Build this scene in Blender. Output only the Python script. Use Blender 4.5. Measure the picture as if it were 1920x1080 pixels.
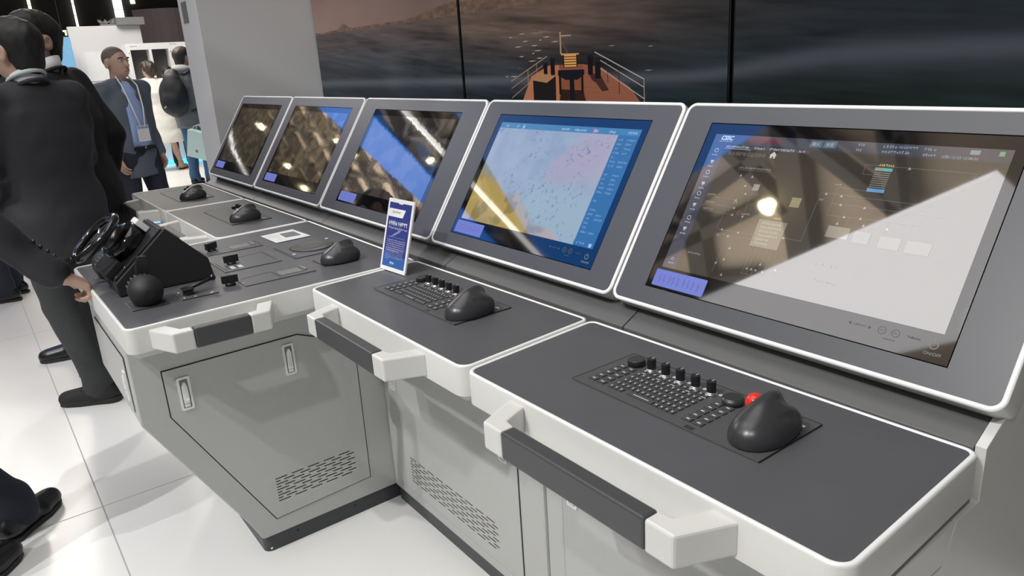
import bpy, bmesh, math, random
import numpy as np
from mathutils import Matrix, Vector

# ------------------------------------------------------------------ scene, camera, light
for o in list(bpy.data.objects):
    bpy.data.objects.remove(o)
S = bpy.context.scene
COL = S.collection
S.view_settings.view_transform = 'Standard'
S.view_settings.look = 'None'
S.view_settings.gamma = 1.0
S.view_settings.exposure = 0.0
try:
    S.view_settings.use_curve_mapping = False
except Exception:
    pass
cam_d = bpy.data.cameras.new('camera')
cam = bpy.data.objects.new('camera', cam_d)
COL.objects.link(cam)
RIGHT = Vector((0.60222, 0.79609, -0.05979))
UP = Vector((-0.20645, 0.22764, 0.95161))
FWD = Vector((-0.77117, 0.56073, -0.30144))
rot = Matrix((RIGHT, UP, -FWD)).transposed()
cam.matrix_world = Matrix.Translation((4.34995, -0.70334, 1.44991)) @ rot.to_4x4()
cam_d.sensor_width = 36.0
cam_d.lens = 1380.14 / 1920 * 36
cam_d.clip_start = 0.05
cam_d.clip_end = 200
S.camera = cam

W = bpy.data.worlds.new('world')
S.world = W
W.use_nodes = True
W.node_tree.nodes['Background'].inputs[0].default_value = (0.93, 0.97, 1.0, 1)
W.node_tree.nodes['Background'].inputs[1].default_value = 0.19

def lamp(name, kind, loc, target, power, size=0.3, color=(1, 1, 1), spot=None, size_y=None):
    d = bpy.data.lights.new(name, kind)
    d.energy = power
    d.color = color
    if kind == 'AREA':
        d.size = size
        if size_y:
            d.shape = 'RECTANGLE'
            d.size_y = size_y
    else:
        d.shadow_soft_size = size
    if spot:
        d.spot_size = math.radians(spot)
        d.spot_blend = 0.6
    o = bpy.data.objects.new(name, d)
    COL.objects.link(o)
    o.location = loc
    o.rotation_euler = (Vector(target) - Vector(loc)).to_track_quat('-Z', 'Y').to_euler()
    return o

lamp('hall_spotlight', 'SPOT', (3.6, -4.6, 6.2), (2.4, 0.0, 0.4), 800, 0.06, (1.0, 0.99, 0.97), 50)
lamp('hall_spotlight', 'SPOT', (2.6, -4.9, 6.4), (2.2, 0.0, 0.4), 490, 0.06, (1.0, 0.99, 0.97), 50)
lamp('hall_spotlight', 'SPOT', (5.6, -3.6, 6.0), (2.6, 0.2, 0.6), 420, 0.08, (1.0, 0.99, 0.97), 55)
lamp('hall_spotlight', 'SPOT', (0.5, -3.5, 6.5), (-0.6, 0.0, 0.6), 210, 0.2, (1.0, 0.99, 0.98), 60)
lamp('hall_arealight', 'AREA', (1.8, -0.6, 5.6), (1.8, 0.2, 0), 80, 4.5, (0.97, 0.98, 1.0), None, 2.0)
lamp('hall_arealight', 'AREA', (-7.2, 0.6, 5.2), (-7.4, 2.2, 0), 380, 3.5, (1.0, 0.96, 0.88))
lamp('ceiling_fill_light', 'AREA', (-3.0, -5.0, 4.6), (-3.0, -5.0, 9), 480, 5.0, (1.0, 0.93, 0.84))  # added upward fill, unseen; brightens the ceiling that the monitors mirror
lamp('ceiling_fill_light', 'AREA', (-17.0, -4.5, 4.6), (-17.0, -4.5, 9), 1700, 7.0, (1.0, 0.92, 0.80))  # same added fill for the far ceiling mirrored in the far monitors

# ------------------------------------------------------------------ materials
def s2l(c):
    return tuple(((v / 255) / 12.92 if v / 255 <= 0.04045 else ((v / 255 + 0.055) / 1.055) ** 2.4) for v in c)

MATS = {}
def mat(name, color, rough=0.5, metal=0.0, emit=None, estr=1.0, ior=1.5, noise=0.0, nscale=40.0, bump=0.0, bscale=200.0, attr=None, spec=0.5, bdist=0.001):
    m = bpy.data.materials.new(name)
    m.use_nodes = True
    nt = m.node_tree
    b = nt.nodes['Principled BSDF']
    b.inputs['Base Color'].default_value = (*color, 1)
    b.inputs['Roughness'].default_value = rough
    b.inputs['Metallic'].default_value = metal
    b.inputs['IOR'].default_value = ior
    b.inputs['Specular IOR Level'].default_value = spec
    if emit is not None:
        b.inputs['Emission Color'].default_value = (*emit, 1)
        b.inputs['Emission Strength'].default_value = estr
    tc = None
    if noise or bump:
        tc = nt.nodes.new('ShaderNodeTexCoord')
    if noise:
        n = nt.nodes.new('ShaderNodeTexNoise')
        n.inputs['Scale'].default_value = nscale
        n.inputs['Detail'].default_value = 5
        nt.links.new(tc.outputs['Object'], n.inputs['Vector'])
        r = nt.nodes.new('ShaderNodeMixRGB')
        r.inputs[1].default_value = (*[max(0, c * (1 - noise)) for c in color], 1)
        r.inputs[2].default_value = (*[min(1, c * (1 + noise)) for c in color], 1)
        nt.links.new(n.outputs['Fac'], r.inputs[0])
        nt.links.new(r.outputs[0], b.inputs['Base Color'])
    if bump:
        n2 = nt.nodes.new('ShaderNodeTexNoise')
        n2.inputs['Scale'].default_value = bscale
        n2.inputs['Detail'].default_value = 3
        nt.links.new(tc.outputs['Object'], n2.inputs['Vector'])
        bn = nt.nodes.new('ShaderNodeBump')
        bn.inputs['Strength'].default_value = bump
        bn.inputs['Distance'].default_value = bdist
        nt.links.new(n2.outputs['Fac'], bn.inputs['Height'])
        nt.links.new(bn.outputs[0], b.inputs['Normal'])
    if attr:
        a = nt.nodes.new('ShaderNodeAttribute')
        a.attribute_name = attr
        nt.links.new(a.outputs['Color'], b.inputs['Emission Color'])
        b.inputs['Emission Strength'].default_value = estr
    MATS[name] = m
    return m

M_FLOOR = mat('white_floor_laminate', (0.80, 0.80, 0.785), 0.22, noise=0.03, nscale=3)
M_SEAM = mat('floor_seam_grey', (0.42, 0.42, 0.42), 0.7, noise=0.1)
M_HALL = mat('hall_floor_pale', (0.80, 0.79, 0.75), 0.35, noise=0.03, nscale=2)
M_SILVER = mat('pearl_silver_paint', (0.63, 0.63, 0.60), 0.32, 0.0, noise=0.02, nscale=30)
M_RIM = mat('bright_silver_trim', (0.80, 0.80, 0.80), 0.25, 0.0)
M_GREY = mat('grey_powder_coat', (0.46, 0.465, 0.455), 0.42, noise=0.03, nscale=60, bump=0.05, bscale=900)
M_GREYD = mat('mid_grey_powder_coat', (0.22, 0.22, 0.215), 0.45, noise=0.03)
M_STRIP = mat('graphite_panel', (0.105, 0.105, 0.105), 0.5, noise=0.06)
M_SLATE = mat('slate_worktop', (0.080, 0.083, 0.092), 0.42, noise=0.10, nscale=9, bump=0.08, bscale=1200)
M_FACE = mat('slate_face_plate', (0.068, 0.072, 0.081), 0.40, noise=0.06, nscale=12)
M_PANEL = mat('control_panel_grey', (0.072, 0.073, 0.075), 0.45, noise=0.05)
M_KICK = mat('charcoal_plinth', (0.045, 0.05, 0.055), 0.4, noise=0.08)
M_GRIP = mat('charcoal_grip', (0.055, 0.057, 0.06), 0.42, noise=0.05)
M_BLACK = mat('black_plastic', (0.012, 0.012, 0.013), 0.38, noise=0.1)
M_BLACKM = mat('matt_black_plastic', (0.013, 0.013, 0.015), 0.6, noise=0.1, bump=0.1, bscale=800)
M_GLOSSB = mat('gloss_black_plastic', (0.008, 0.008, 0.009), 0.12)
M_GRAPH = mat('graphite_soft_touch', (0.032, 0.033, 0.036), 0.30, noise=0.1)
M_CHROME = mat('chrome', (0.75, 0.75, 0.76), 0.15, 1.0)
M_LATCH = mat('latch_satin_metal', (0.78, 0.78, 0.78), 0.3, 0.1)
M_DARK = mat('dark_gap', (0.01, 0.01, 0.01), 0.8)
M_LEGEND = mat('white_print', (0.52, 0.53, 0.55), 0.5)
M_LEGENDG = mat('grey_print', (0.20, 0.205, 0.21), 0.5)
M_KEY = mat('key_dark_grey', (0.06, 0.06, 0.063), 0.5)
M_LCD = mat('lcd_grey_green', (0.17, 0.18, 0.165), 0.3)
M_RED = mat('red_ball_translucent', (0.62, 0.03, 0.02), 0.12, emit=(0.5, 0.02, 0.01), estr=0.08)
M_GLASS = mat('black_glass_border', (0.004, 0.004, 0.005), 0.04, ior=1.95)
M_DISP = mat('lcd_display_lit', (0.004, 0.004, 0.004), 0.03, ior=2.9, attr='img', estr=1.0, bump=0.02, bscale=9, bdist=0.001)
M_DISPW = mat('lcd_display_wavy', (0.004, 0.004, 0.004), 0.03, ior=2.9, attr='img', estr=1.0, bump=0.05, bscale=20, bdist=0.0015)
M_INK = mat('screen_ink', (0.0, 0.0, 0.0), 0.3, attr='img', estr=1.0, spec=0.0)
M_WALLIMG = mat('video_wall_image', (0.006, 0.006, 0.006), 0.16, attr='img', estr=1.0, ior=1.3)
M_LAB = mat('backlit_dimmer_label', (0.05, 0.06, 0.14), 0.3, emit=s2l((96, 110, 196)), estr=0.8)
M_WHITEW = mat('white_booth_panel', (0.72, 0.71, 0.72), 0.5, noise=0.02, nscale=2)
M_COLW = mat('white_column_paint', (0.60, 0.60, 0.60), 0.5, noise=0.02, nscale=2)
M_WHITE = mat('white_acrylic', (0.84, 0.84, 0.84), 0.25)
M_PRINTB = mat('blue_printed_card', (0.03, 0.045, 0.22), 0.4, noise=0.15, nscale=8)
M_PRINTB2 = mat('lighter_blue_print', (0.035, 0.12, 0.38), 0.4)
M_PAPER = mat('white_paper', (0.72, 0.72, 0.71), 0.7)
M_PRINTG = mat('grey_photo_print', (0.16, 0.165, 0.17), 0.6, noise=0.5, nscale=60)
M_BLUEC = mat('blue_carpet', (0.02, 0.30, 0.66), 0.9, noise=0.08)
M_CARPW = mat('white_carpet_print', (0.78, 0.82, 0.84), 0.9)
M_CEIL = mat('brown_hall_ceiling', (0.50, 0.41, 0.32), 0.9, noise=0.2, nscale=0.6)
M_TRUSS = mat('dark_roof_steel', (0.05, 0.042, 0.036), 0.7)
M_HALLW = mat('dark_hall_wall', (0.018, 0.018, 0.019), 0.8, noise=0.3, nscale=0.5)
M_MAROON = mat('plum_brown_panel', (0.085, 0.062, 0.065), 0.6, noise=0.15)
M_LED = mat('led_tube_white', (0.8, 0.8, 0.8), 0.5, emit=(1.0, 0.98, 0.93), estr=2.5)
M_LEDW = mat('led_tube_warm', (0.8, 0.8, 0.8), 0.5, emit=(1.0, 0.9, 0.62), estr=1.8)
M_LEDS = mat('led_batten_white', (0.8, 0.8, 0.8), 0.5, emit=(1.0, 0.98, 0.93), estr=3.2)
M_SOFFIT = mat('mirror_glow_white', (0.8, 0.8, 0.8), 0.5, emit=(1.0, 0.97, 0.97), estr=2.2)  # glow added so the panel mirrors as white in the monitor
M_BLUELED = mat('blue_led_screen', (0.01, 0.02, 0.05), 0.5, emit=(0.0, 0.42, 1.75), estr=1.0)
M_CYAN = mat('cyan_led_strip', (0.1, 0.5, 0.8), 0.5, emit=(0.05, 0.62, 1.0), estr=1.6)
M_YELLED = mat('yellow_led_frame', (0.8, 0.7, 0.3), 0.5, emit=(1.0, 0.9, 0.5), estr=1.6)
M_DGLASS = mat('dark_window_glass', (0.10, 0.09, 0.085), 0.1)
M_BOOTHB = mat('light_blue_graphic', (0.18, 0.42, 0.66), 0.5, noise=0.2, nscale=6)
M_LEAF = mat('plant_leaf_grey_green', (0.28, 0.31, 0.26), 0.7)

# ------------------------------------------------------------------ mesh helpers
class MB:
    def __init__(s):
        s.v = []; s.f = []; s.m = []; s.sm = []; s.col = []
    def add(s, V, F, mi=0, smooth=False):
        b = len(s.v)
        s.v += [tuple(map(float, p)) for p in V]
        for f in F:
            s.f.append(tuple(b + i for i in f)); s.m.append(mi); s.sm.append(smooth)
    def box(s, x0, x1, y0, y1, z0, z1, mi=0):
        V = [(x0, y0, z0), (x1, y0, z0), (x1, y1, z0), (x0, y1, z0), (x0, y0, z1), (x1, y0, z1), (x1, y1, z1), (x0, y1, z1)]
        s.add(V, [(0, 3, 2, 1), (4, 5, 6, 7), (0, 1, 5, 4), (1, 2, 6, 5), (2, 3, 7, 6), (3, 0, 4, 7)], mi)
    def prism(s, poly, a, b, axis='z', mi=0, smooth=False):
        n = len(poly)
        def P(p, t):
            return (p[0], p[1], t) if axis == 'z' else ((t, p[0], p[1]) if axis == 'x' else (p[0], t, p[1]))
        V = [P(p, a) for p in poly] + [P(p, b) for p in poly]
        s.add(V, [tuple(range(n))[::-1], tuple(range(n, 2 * n))], mi)
        s.add(V, [(i, (i + 1) % n, n + (i + 1) % n, n + i) for i in range(n)], mi, smooth)
    def cyl(s, a, b, r0, r1=None, n=20, mi=0, caps=True):
        r1 = r0 if r1 is None else r1
        a = Vector(a); b = Vector(b); d = (b - a).normalized()
        u = d.orthogonal().normalized(); w = d.cross(u)
        V = []
        for c, r in ((a, r0), (b, r1)):
            for i in range(n):
                t = 2 * math.pi * i / n
                V.append(c + u * (r * math.cos(t)) + w * (r * math.sin(t)))
        s.add(V, [(i, (i + 1) % n, n + (i + 1) % n, n + i) for i in range(n)], mi, True)
        if caps:
            s.add(V, [tuple(range(n))[::-1], tuple(range(n, 2 * n))], mi)
    def tube(s, path, r, n=10, closed=False, mi=0):
        path = [Vector(p) for p in path]; m = len(path); V = []; up = None
        for i, p in enumerate(path):
            q0 = path[(i - 1) % m] if (closed or i > 0) else p
            q1 = path[(i + 1) % m] if (closed or i < m - 1) else p
            d = (q1 - q0).normalized()
            if up is None:
                up = d.orthogonal().normalized()
            up = (up - d * up.dot(d)).normalized(); w = d.cross(up)
            for k in range(n):
                t = 2 * math.pi * k / n
                V.append(p + up * (r * math.cos(t)) + w * (r * math.sin(t)))
        F = []
        for i in range(m if closed else m - 1):
            j = (i + 1) % m
            for k in range(n):
                F.append((i * n + k, i * n + (k + 1) % n, j * n + (k + 1) % n, j * n + k))
        s.add(V, F, mi, True)
        if not closed:
            s.add(V, [tuple(range(n))[::-1], tuple(range((m - 1) * n, m * n))], mi)
    def sphere(s, c, r, nu=16, nv=10, mi=0, sc=(1, 1, 1)):
        V = []; F = []
        for j in range(nv + 1):
            ph = math.pi * j / nv
            for i in range(nu):
                t = 2 * math.pi * i / nu
                V.append((c[0] + r * sc[0] * math.sin(ph) * math.cos(t), c[1] + r * sc[1] * math.sin(ph) * math.sin(t), c[2] + r * sc[2] * math.cos(ph)))
        for j in range(nv):
            for i in range(nu):
                F.append((j * nu + i, (j + 1) * nu + i, (j + 1) * nu + (i + 1) % nu, j * nu + (i + 1) % nu))
        s.add(V, F, mi, True)
    def beam(s, a, b, w, h=None, mi=0):
        h = w if h is None else h
        a = Vector(a); b = Vector(b); d = (b - a).normalized()
        u = d.cross(Vector((0, 0, 1)))
        u = Vector((1, 0, 0)) if u.length < 1e-4 else u.normalized()
        k = u.cross(d)
        V = [c + u * (x * w / 2) + k * (y * h / 2) for c in (a, b) for x, y in ((-1, -1), (1, -1), (1, 1), (-1, 1))]
        s.add(V, [(3, 2, 1, 0), (4, 5, 6, 7), (0, 1, 5, 4), (1, 2, 6, 5), (2, 3, 7, 6), (3, 0, 4, 7)], mi)
    def sweep(s, poly, prof, cap0=False, cap1=False, mi=0, smooth=False):
        n = len(poly); V = []
        for ins, z in prof:
            V += [(x, y, z) for x, y in inset(poly, ins)]
        F = []
        for k in range(len(prof) - 1):
            for i in range(n):
                F.append((k * n + i, k * n + (i + 1) % n, (k + 1) * n + (i + 1) % n, (k + 1) * n + i))
        s.add(V, F, mi, smooth)
        if cap0:
            s.add(V[:n], [tuple(range(n))[::-1]], mi)
        if cap1:
            s.add(V[-n:], [tuple(range(n))], mi)
    def obj(s, name, mats, parent=None, bevel=0.0, segs=2, fixn=True):
        me = bpy.data.meshes.new(name)
        me.from_pydata(s.v, [], s.f)
        mats = mats if isinstance(mats, (list, tuple)) else [mats]
        for m in mats:
            me.materials.append(m)
        me.polygons.foreach_set('material_index', s.m)
        me.polygons.foreach_set('use_smooth', s.sm)
        me.update()
        if fixn and len(s.f) < 60000:
            bm = bmesh.new(); bm.from_mesh(me)
            bmesh.ops.remove_doubles(bm, verts=bm.verts, dist=1e-6)
            bmesh.ops.recalc_face_normals(bm, faces=bm.faces)
            bm.to_mesh(me); bm.free()
        o = bpy.data.objects.new(name, me)
        COL.objects.link(o)
        if parent:
            o.parent = parent
        if bevel:
            md = o.modifiers.new('bevel', 'BEVEL')
            md.width = bevel; md.segments = segs; md.limit_method = 'ANGLE'; md.angle_limit = math.radians(40)
            md.harden_normals = False
        return o

def inset(poly, d):
    if abs(d) < 1e-9:
        return list(poly)
    n = len(poly)
    A = sum(poly[i][0] * poly[(i + 1) % n][1] - poly[(i + 1) % n][0] * poly[i][1] for i in range(n))
    sg = 1 if A > 0 else -1
    out = []
    for i in range(n):
        p0, p1, p2 = poly[i - 1], poly[i], poly[(i + 1) % n]
        e1 = (p1[0] - p0[0], p1[1] - p0[1]); e2 = (p2[0] - p1[0], p2[1] - p1[1])
        l1 = math.hypot(*e1) or 1; l2 = math.hypot(*e2) or 1
        n1 = (-e1[1] / l1 * sg, e1[0] / l1 * sg); n2 = (-e2[1] / l2 * sg, e2[0] / l2 * sg)
        k = 1 + n1[0] * n2[0] + n1[1] * n2[1]
        out.append((p1[0] + d * (n1[0] + n2[0]) / k, p1[1] + d * (n1[1] + n2[1]) / k))
    return out

def rnd(poly, r, seg=6):
    n = len(poly); rs = r if isinstance(r, (list, tuple)) else [r] * n
    out = []
    for i in range(n):
        p = Vector(poly[i]); a = Vector(poly[i - 1]) - p; b = Vector(poly[(i + 1) % n]) - p
        if rs[i] <= 0:
            out.append(tuple(p)); continue
        a.normalize(); b.normalize()
        ang = math.acos(max(-1, min(1, a.dot(b))))
        t = rs[i] / math.tan(ang / 2)
        c = p + (a + b).normalized() * (rs[i] / math.sin(ang / 2))
        s0 = p + a * t - c; s1 = p + b * t - c
        t0 = math.atan2(s0.y, s0.x); t1 = math.atan2(s1.y, s1.x)
        dt = (t1 - t0 + math.pi) % (2 * math.pi) - math.pi
        for k in range(seg + 1):
            q = t0 + dt * k / seg
            out.append((c.x + rs[i] * math.cos(q), c.y + rs[i] * math.sin(q)))
    return out

def rect(x0, x1, y0, y1):
    return [(x0, y0), (x1, y0), (x1, y1), (x0, y1)]

def tag(o, label=None, cat=None, group=None, kind=None):
    if label: o['label'] = label
    if cat: o['category'] = cat
    if group: o['group'] = group
    if kind: o['kind'] = kind
    return o

def thing(name, label, cat, loc=(0, 0, 0), group=None, mtx=None):
    o = bpy.data.objects.new(name, None)
    o.empty_display_size = 0.05
    COL.objects.link(o)
    if mtx is not None:
        o.matrix_world = mtx
    else:
        o.location = loc
    return tag(o, label, cat, group)

def copy_part(o, parent):
    c = o.copy(); COL.objects.link(c); c.parent = parent
    for ch in [q for q in o.children]:
        copy_part(ch, c)
    return c

def img_obj(name, V, F, C, m, parent=None):
    """mesh carrying a per-corner screen picture"""
    me = bpy.data.meshes.new(name)
    me.from_pydata([tuple(map(float, p)) for p in V], [], F)
    me.materials.append(m)
    at = me.color_attributes.new('img', 'FLOAT_COLOR', 'POINT')
    C = np.asarray(C, dtype=np.float32)
    C4 = np.ones((len(V), 4), dtype=np.float32); C4[:, :3] = C
    at.data.foreach_set('color', C4.ravel())
    me.update()
    o = bpy.data.objects.new(name, me)
    COL.objects.link(o)
    if parent: o.parent = parent
    return o

def grid_img(name, xs, ys, fn, place, m, parent=None):
    X, Y = np.meshgrid(xs, ys)
    C = fn(X, Y).reshape(-1, 3)
    V = [place(a, b) for a, b in zip(X.ravel(), Y.ravel())]
    nx, ny = len(xs), len(ys)
    F = [(j * nx + i, j * nx + i + 1, (j + 1) * nx + i + 1, (j + 1) * nx + i) for j in range(ny - 1) for i in range(nx - 1)]
    return img_obj(name, V, F, C, m, parent)

class Ink:
    """flat coloured shapes of a screen picture, in (u, v) on a plane"""
    def __init__(s, place):
        s.V = []; s.F = []; s.C = []; s.place = place
    def poly(s, pts, col, lift=0):
        b = len(s.V)
        s.V += [s.place(p[0], p[1], lift) for p in pts]
        s.C += [s2l(col)] * len(pts)
        s.F.append(tuple(range(b, b + len(pts))))
    def rect(s, u0, u1, v0, v1, col, lift=0):
        s.poly([(u0, v0), (u1, v0), (u1, v1), (u0, v1)], col, lift)
    def line(s, a, b, w, col, lift=0):
        dx, dy = b[0] - a[0], b[1] - a[1]; l = math.hypot(dx, dy) or 1
        nx, ny = -dy / l * w / 2, dx / l * w / 2
        s.poly([(a[0] + nx, a[1] + ny), (b[0] + nx, b[1] + ny), (b[0] - nx, b[1] - ny), (a[0] - nx, a[1] - ny)], col, lift)
    def ring(s, c, r, w, col, n=20, lift=0, a0=0, a1=360):
        for k in range(n):
            t0 = math.radians(a0 + (a1 - a0) * k / n); t1 = math.radians(a0 + (a1 - a0) * (k + 1) / n)
            s.poly([(c[0] + (r - w / 2) * math.cos(t0), c[1] + (r - w / 2) * math.sin(t0)), (c[0] + (r + w / 2) * math.cos(t0), c[1] + (r + w / 2) * math.sin(t0)),
                    (c[0] + (r + w / 2) * math.cos(t1), c[1] + (r + w / 2) * math.sin(t1)), (c[0] + (r - w / 2) * math.cos(t1), c[1] + (r - w / 2) * math.sin(t1))], col, lift)
    def words(s, u, v, w, h, col, seed=0, lift=0):
        """a run of illegible glyph-like strokes"""
        rs = random.Random(seed); x = u
        while x < u + w:
            g = h * rs.uniform(0.5, 0.95)
            for _ in range(3):
                if rs.random() < 0.55:
                    y = v + h * rs.uniform(0.05, 0.8)
                    s.rect(x, x + g * 0.85, y, y + h * 0.16, col, lift)
                else:
                    q = x + g * rs.uniform(0, 0.7)
                    s.rect(q, q + h * 0.14, v, v + h * rs.uniform(0.6, 1), col, lift)
            x += g * 1.12
    def obj(s, name, m, parent=None):
        return img_obj(name, s.V, s.F, s.C, m, parent)

def text_mesh(body, size, bold=0.0):
    cu = bpy.data.curves.new('t', 'FONT')
    cu.body = body; cu.size = size; cu.offset = bold; cu.resolution_u = 3
    o = bpy.data.objects.new('t', cu)
    COL.objects.link(o)
    dg = bpy.context.evaluated_depsgraph_get()
    me = bpy.data.meshes.new_from_object(o.evaluated_get(dg))
    V = [tuple(v.co) for v in me.vertices]; F = [tuple(p.vertices) for p in me.polygons]
    bpy.data.objects.remove(o); bpy.data.curves.remove(cu); bpy.data.meshes.remove(me)
    return V, F

def ink_text(ink, body, u, v, size, col, bold=0.0, lift=0, sx=1.0, shear=0.0):
    V, F = text_mesh(body, size, bold)
    b = len(ink.V)
    ink.V += [ink.place(u + (p[0] + shear * p[1]) * sx, v + p[1], lift) for p in V]
    ink.C += [s2l(col)] * len(V)
    ink.F += [tuple(b + i for i in f) for f in F]

# value noise
_R = np.random.RandomState(7).rand(256, 256)
def vnoise(x, y):
    xi = np.floor(x).astype(int); yi = np.floor(y).astype(int)
    fx = x - xi; fy = y - yi
    fx = fx * fx * (3 - 2 * fx); fy = fy * fy * (3 - 2 * fy)
    a = _R[yi & 255, xi & 255]; b = _R[yi & 255, (xi + 1) & 255]
    c = _R[(yi + 1) & 255, xi & 255]; d = _R[(yi + 1) & 255, (xi + 1) & 255]
    return (a * (1 - fx) + b * fx) * (1 - fy) + (c * (1 - fx) + d * fx) * fy
def fbm(x, y, o=4):
    r = 0; a = 0.5
    for k in range(o):
        r = r + a * vnoise(x * 2 ** k + 17 * k, y * 2 ** k + 31 * k); a *= 0.5
    return r
def lin(c):
    c = np.asarray(c, float) / 255
    return np.where(c <= 0.04045, c / 12.92, ((c + 0.055) / 1.055) ** 2.4)
def sm(a, b, x):
    t = np.clip((x - a) / (b - a), 0, 1); return t * t * (3 - 2 * t)
def mix(a, b, t):
    return a * (1 - t[..., None]) + b * t[..., None]

# signed-distance modelling for organic shapes
class SDF:
    def __init__(s, lo, hi, h):
        s.lo = np.array(lo, float); s.h = h
        n = np.ceil((np.array(hi) - s.lo) / h).astype(int) + 1
        s.n = n
        s.ax = [s.lo[i] + h * np.arange(n[i]) for i in range(3)]
        s.f = np.full(n, 1.0)
    def _box(s, lo, hi):
        sl = []
        for i in range(3):
            a = int(max(0, math.floor((lo[i] - s.lo[i]) / s.h))); b = int(min(s.n[i], math.ceil((hi[i] - s.lo[i]) / s.h) + 1))
            if b <= a: return None, None
            sl.append(slice(a, b))
        return tuple(sl), np.meshgrid(*[s.ax[i][sl[i]] for i in range(3)], indexing='ij')
    def _put(s, sl, d, k, sub):
        a = s.f[sl]
        if sub:
            d = -d
            if k:
                h = np.clip(0.5 - 0.5 * (a - d) / k, 0, 1); s.f[sl] = a * (1 - h) + d * h + k * h * (1 - h)
            else: s.f[sl] = np.maximum(a, d)
        else:
            if k:
                h = np.clip(0.5 + 0.5 * (a - d) / k, 0, 1); s.f[sl] = a * (1 - h) + d * h - k * h * (1 - h)
            else: s.f[sl] = np.minimum(a, d)
    def cone(s, a, b, ra, rb, k=0.02, sub=False):
        a = np.array(a, float); b = np.array(b, float); m = max(ra, rb) + k + 3 * s.h
        sl, G = s._box(np.minimum(a, b) - m, np.maximum(a, b) + m)
        if sl is None: return
        ab = b - a; L = ab @ ab + 1e-12
        t = np.clip(((G[0] - a[0]) * ab[0] + (G[1] - a[1]) * ab[1] + (G[2] - a[2]) * ab[2]) / L, 0, 1)
        d = np.sqrt((G[0] - a[0] - t * ab[0]) ** 2 + (G[1] - a[1] - t * ab[1]) ** 2 + (G[2] - a[2] - t * ab[2]) ** 2) - (ra + (rb - ra) * t)
        s._put(sl, d, k, sub)
    def ell(s, c, r, k=0.02, sub=False, R=None):
        c = np.array(c, float); r = np.array(r, float); m = r.max() + k + 3 * s.h
        sl, G = s._box(c - m, c + m)
        if sl is None: return
        q = [G[i] - c[i] for i in range(3)]
        if R is not None:
            R = np.array(R); q = [q[0] * R[0, i] + q[1] * R[1, i] + q[2] * R[2, i] for i in range(3)]
        k0 = np.sqrt(sum((q[i] / r[i]) ** 2 for i in range(3))); k1 = np.sqrt(sum((q[i] / r[i] ** 2) ** 2 for i in range(3))) + 1e-9
        s._put(sl, k0 * (k0 - 1) / k1, k, sub)
    def stack(s, rows, k=0.02):
        rows = np.array(rows, float); z = rows[:, 0]
        m = k + 3 * s.h
        lo = (min(rows[:, 1] - rows[:, 3]) - m, min(rows[:, 2] - rows[:, 4]) - m, z.min() - m)
        hi = (max(rows[:, 1] + rows[:, 3]) + m, max(rows[:, 2] + rows[:, 4]) + m, z.max() + m)
        sl, G = s._box(lo, hi)
        if sl is None: return
        zz = np.clip(G[2], z.min(), z.max())
        cx, cy, rx, ry = [np.interp(zz, z, rows[:, i]) for i in (1, 2, 3, 4)]
        q = np.sqrt(((G[0] - cx) / rx) ** 2 + ((G[1] - cy) / ry) ** 2)
        d = (q - 1) * np.minimum(rx, ry)
        dz = np.maximum(z.min() - G[2], G[2] - z.max())
        s._put(sl, np.maximum(d, dz), k, False)
    def plane(s, n, c):
        """keep n.p < c"""
        n = np.array(n, float); G = np.meshgrid(*s.ax, indexing='ij')
        s.f = np.maximum(s.f, G[0] * n[0] + G[1] * n[1] + G[2] * n[2] - c)
    def wrinkle(s, amp, fx, fy, fz, seed=0.0):
        G = np.meshgrid(*s.ax, indexing='ij')
        s.f = s.f + amp * np.sin(G[2] * fz + 2.1 * np.sin(G[0] * fx + seed) + 1.7 * np.sin(G[1] * fy + seed * 2)) * np.cos(G[0] * fx * 0.7 - G[1] * fy * 0.6 + seed)
    def mesh(s):
        f = s.f.copy()
        for i in range(3):
            sl = [slice(None)] * 3
            for e in (0, -1):
                sl[i] = e; f[tuple(sl)] = 1.0
        n = s.n; ins = f < 0
        c = np.zeros(n - 1, int)
        for i in (0, 1):
            for j in (0, 1):
                for k in (0, 1):
                    c += ins[i:n[0] - 1 + i, j:n[1] - 1 + j, k:n[2] - 1 + k]
        act = (c > 0) & (c < 8)
        idx = np.full(n - 1, -1); ids = np.argwhere(act); idx[act] = np.arange(len(ids))
        acc = np.zeros((len(ids), 3)); cnt = np.zeros(len(ids))
        offs = [(i, j, k) for i in (0, 1) for j in (0, 1) for k in (0, 1)]
        for a in offs:
            for ax in range(3):
                if a[ax]: continue
                b = list(a); b[ax] = 1
                fa = f[ids[:, 0] + a[0], ids[:, 1] + a[1], ids[:, 2] + a[2]]; fb = f[ids[:, 0] + b[0], ids[:, 1] + b[1], ids[:, 2] + b[2]]
                x = (fa < 0) != (fb < 0)
                t = np.where(x, fa / np.where(x, fa - fb, 1), 0)
                p = np.tile(np.array(a, float), (len(ids), 1)); p[:, ax] += t
                acc[x] += p[x]; cnt[x] += 1
        V = s.lo + (ids + acc / np.maximum(cnt, 1)[:, None]) * s.h
        F = []
        for ax in range(3):
            sl0 = [slice(1, n[i] - 1) for i in range(3)]; sl0[ax] = slice(0, n[ax] - 1)
            sl1 = list(sl0); sl1[ax] = slice(1, n[ax])
            A = ins[tuple(sl0)]; B = ins[tuple(sl1)]
            e = np.argwhere(A != B)
            if len(e) == 0: continue
            fl = A[e[:, 0], e[:, 1], e[:, 2]]
            o = np.array([1, 1, 1]); o[ax] = 0
            e = e + o
            u, v = [(1, 2), (2, 0), (0, 1)][ax]
            q = []
            for du, dv in ((0, 0), (1, 0), (1, 1), (0, 1)):
                p = e.copy(); p[:, u] -= du; p[:, v] -= dv
                q.append(idx[p[:, 0], p[:, 1], p[:, 2]])
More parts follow.
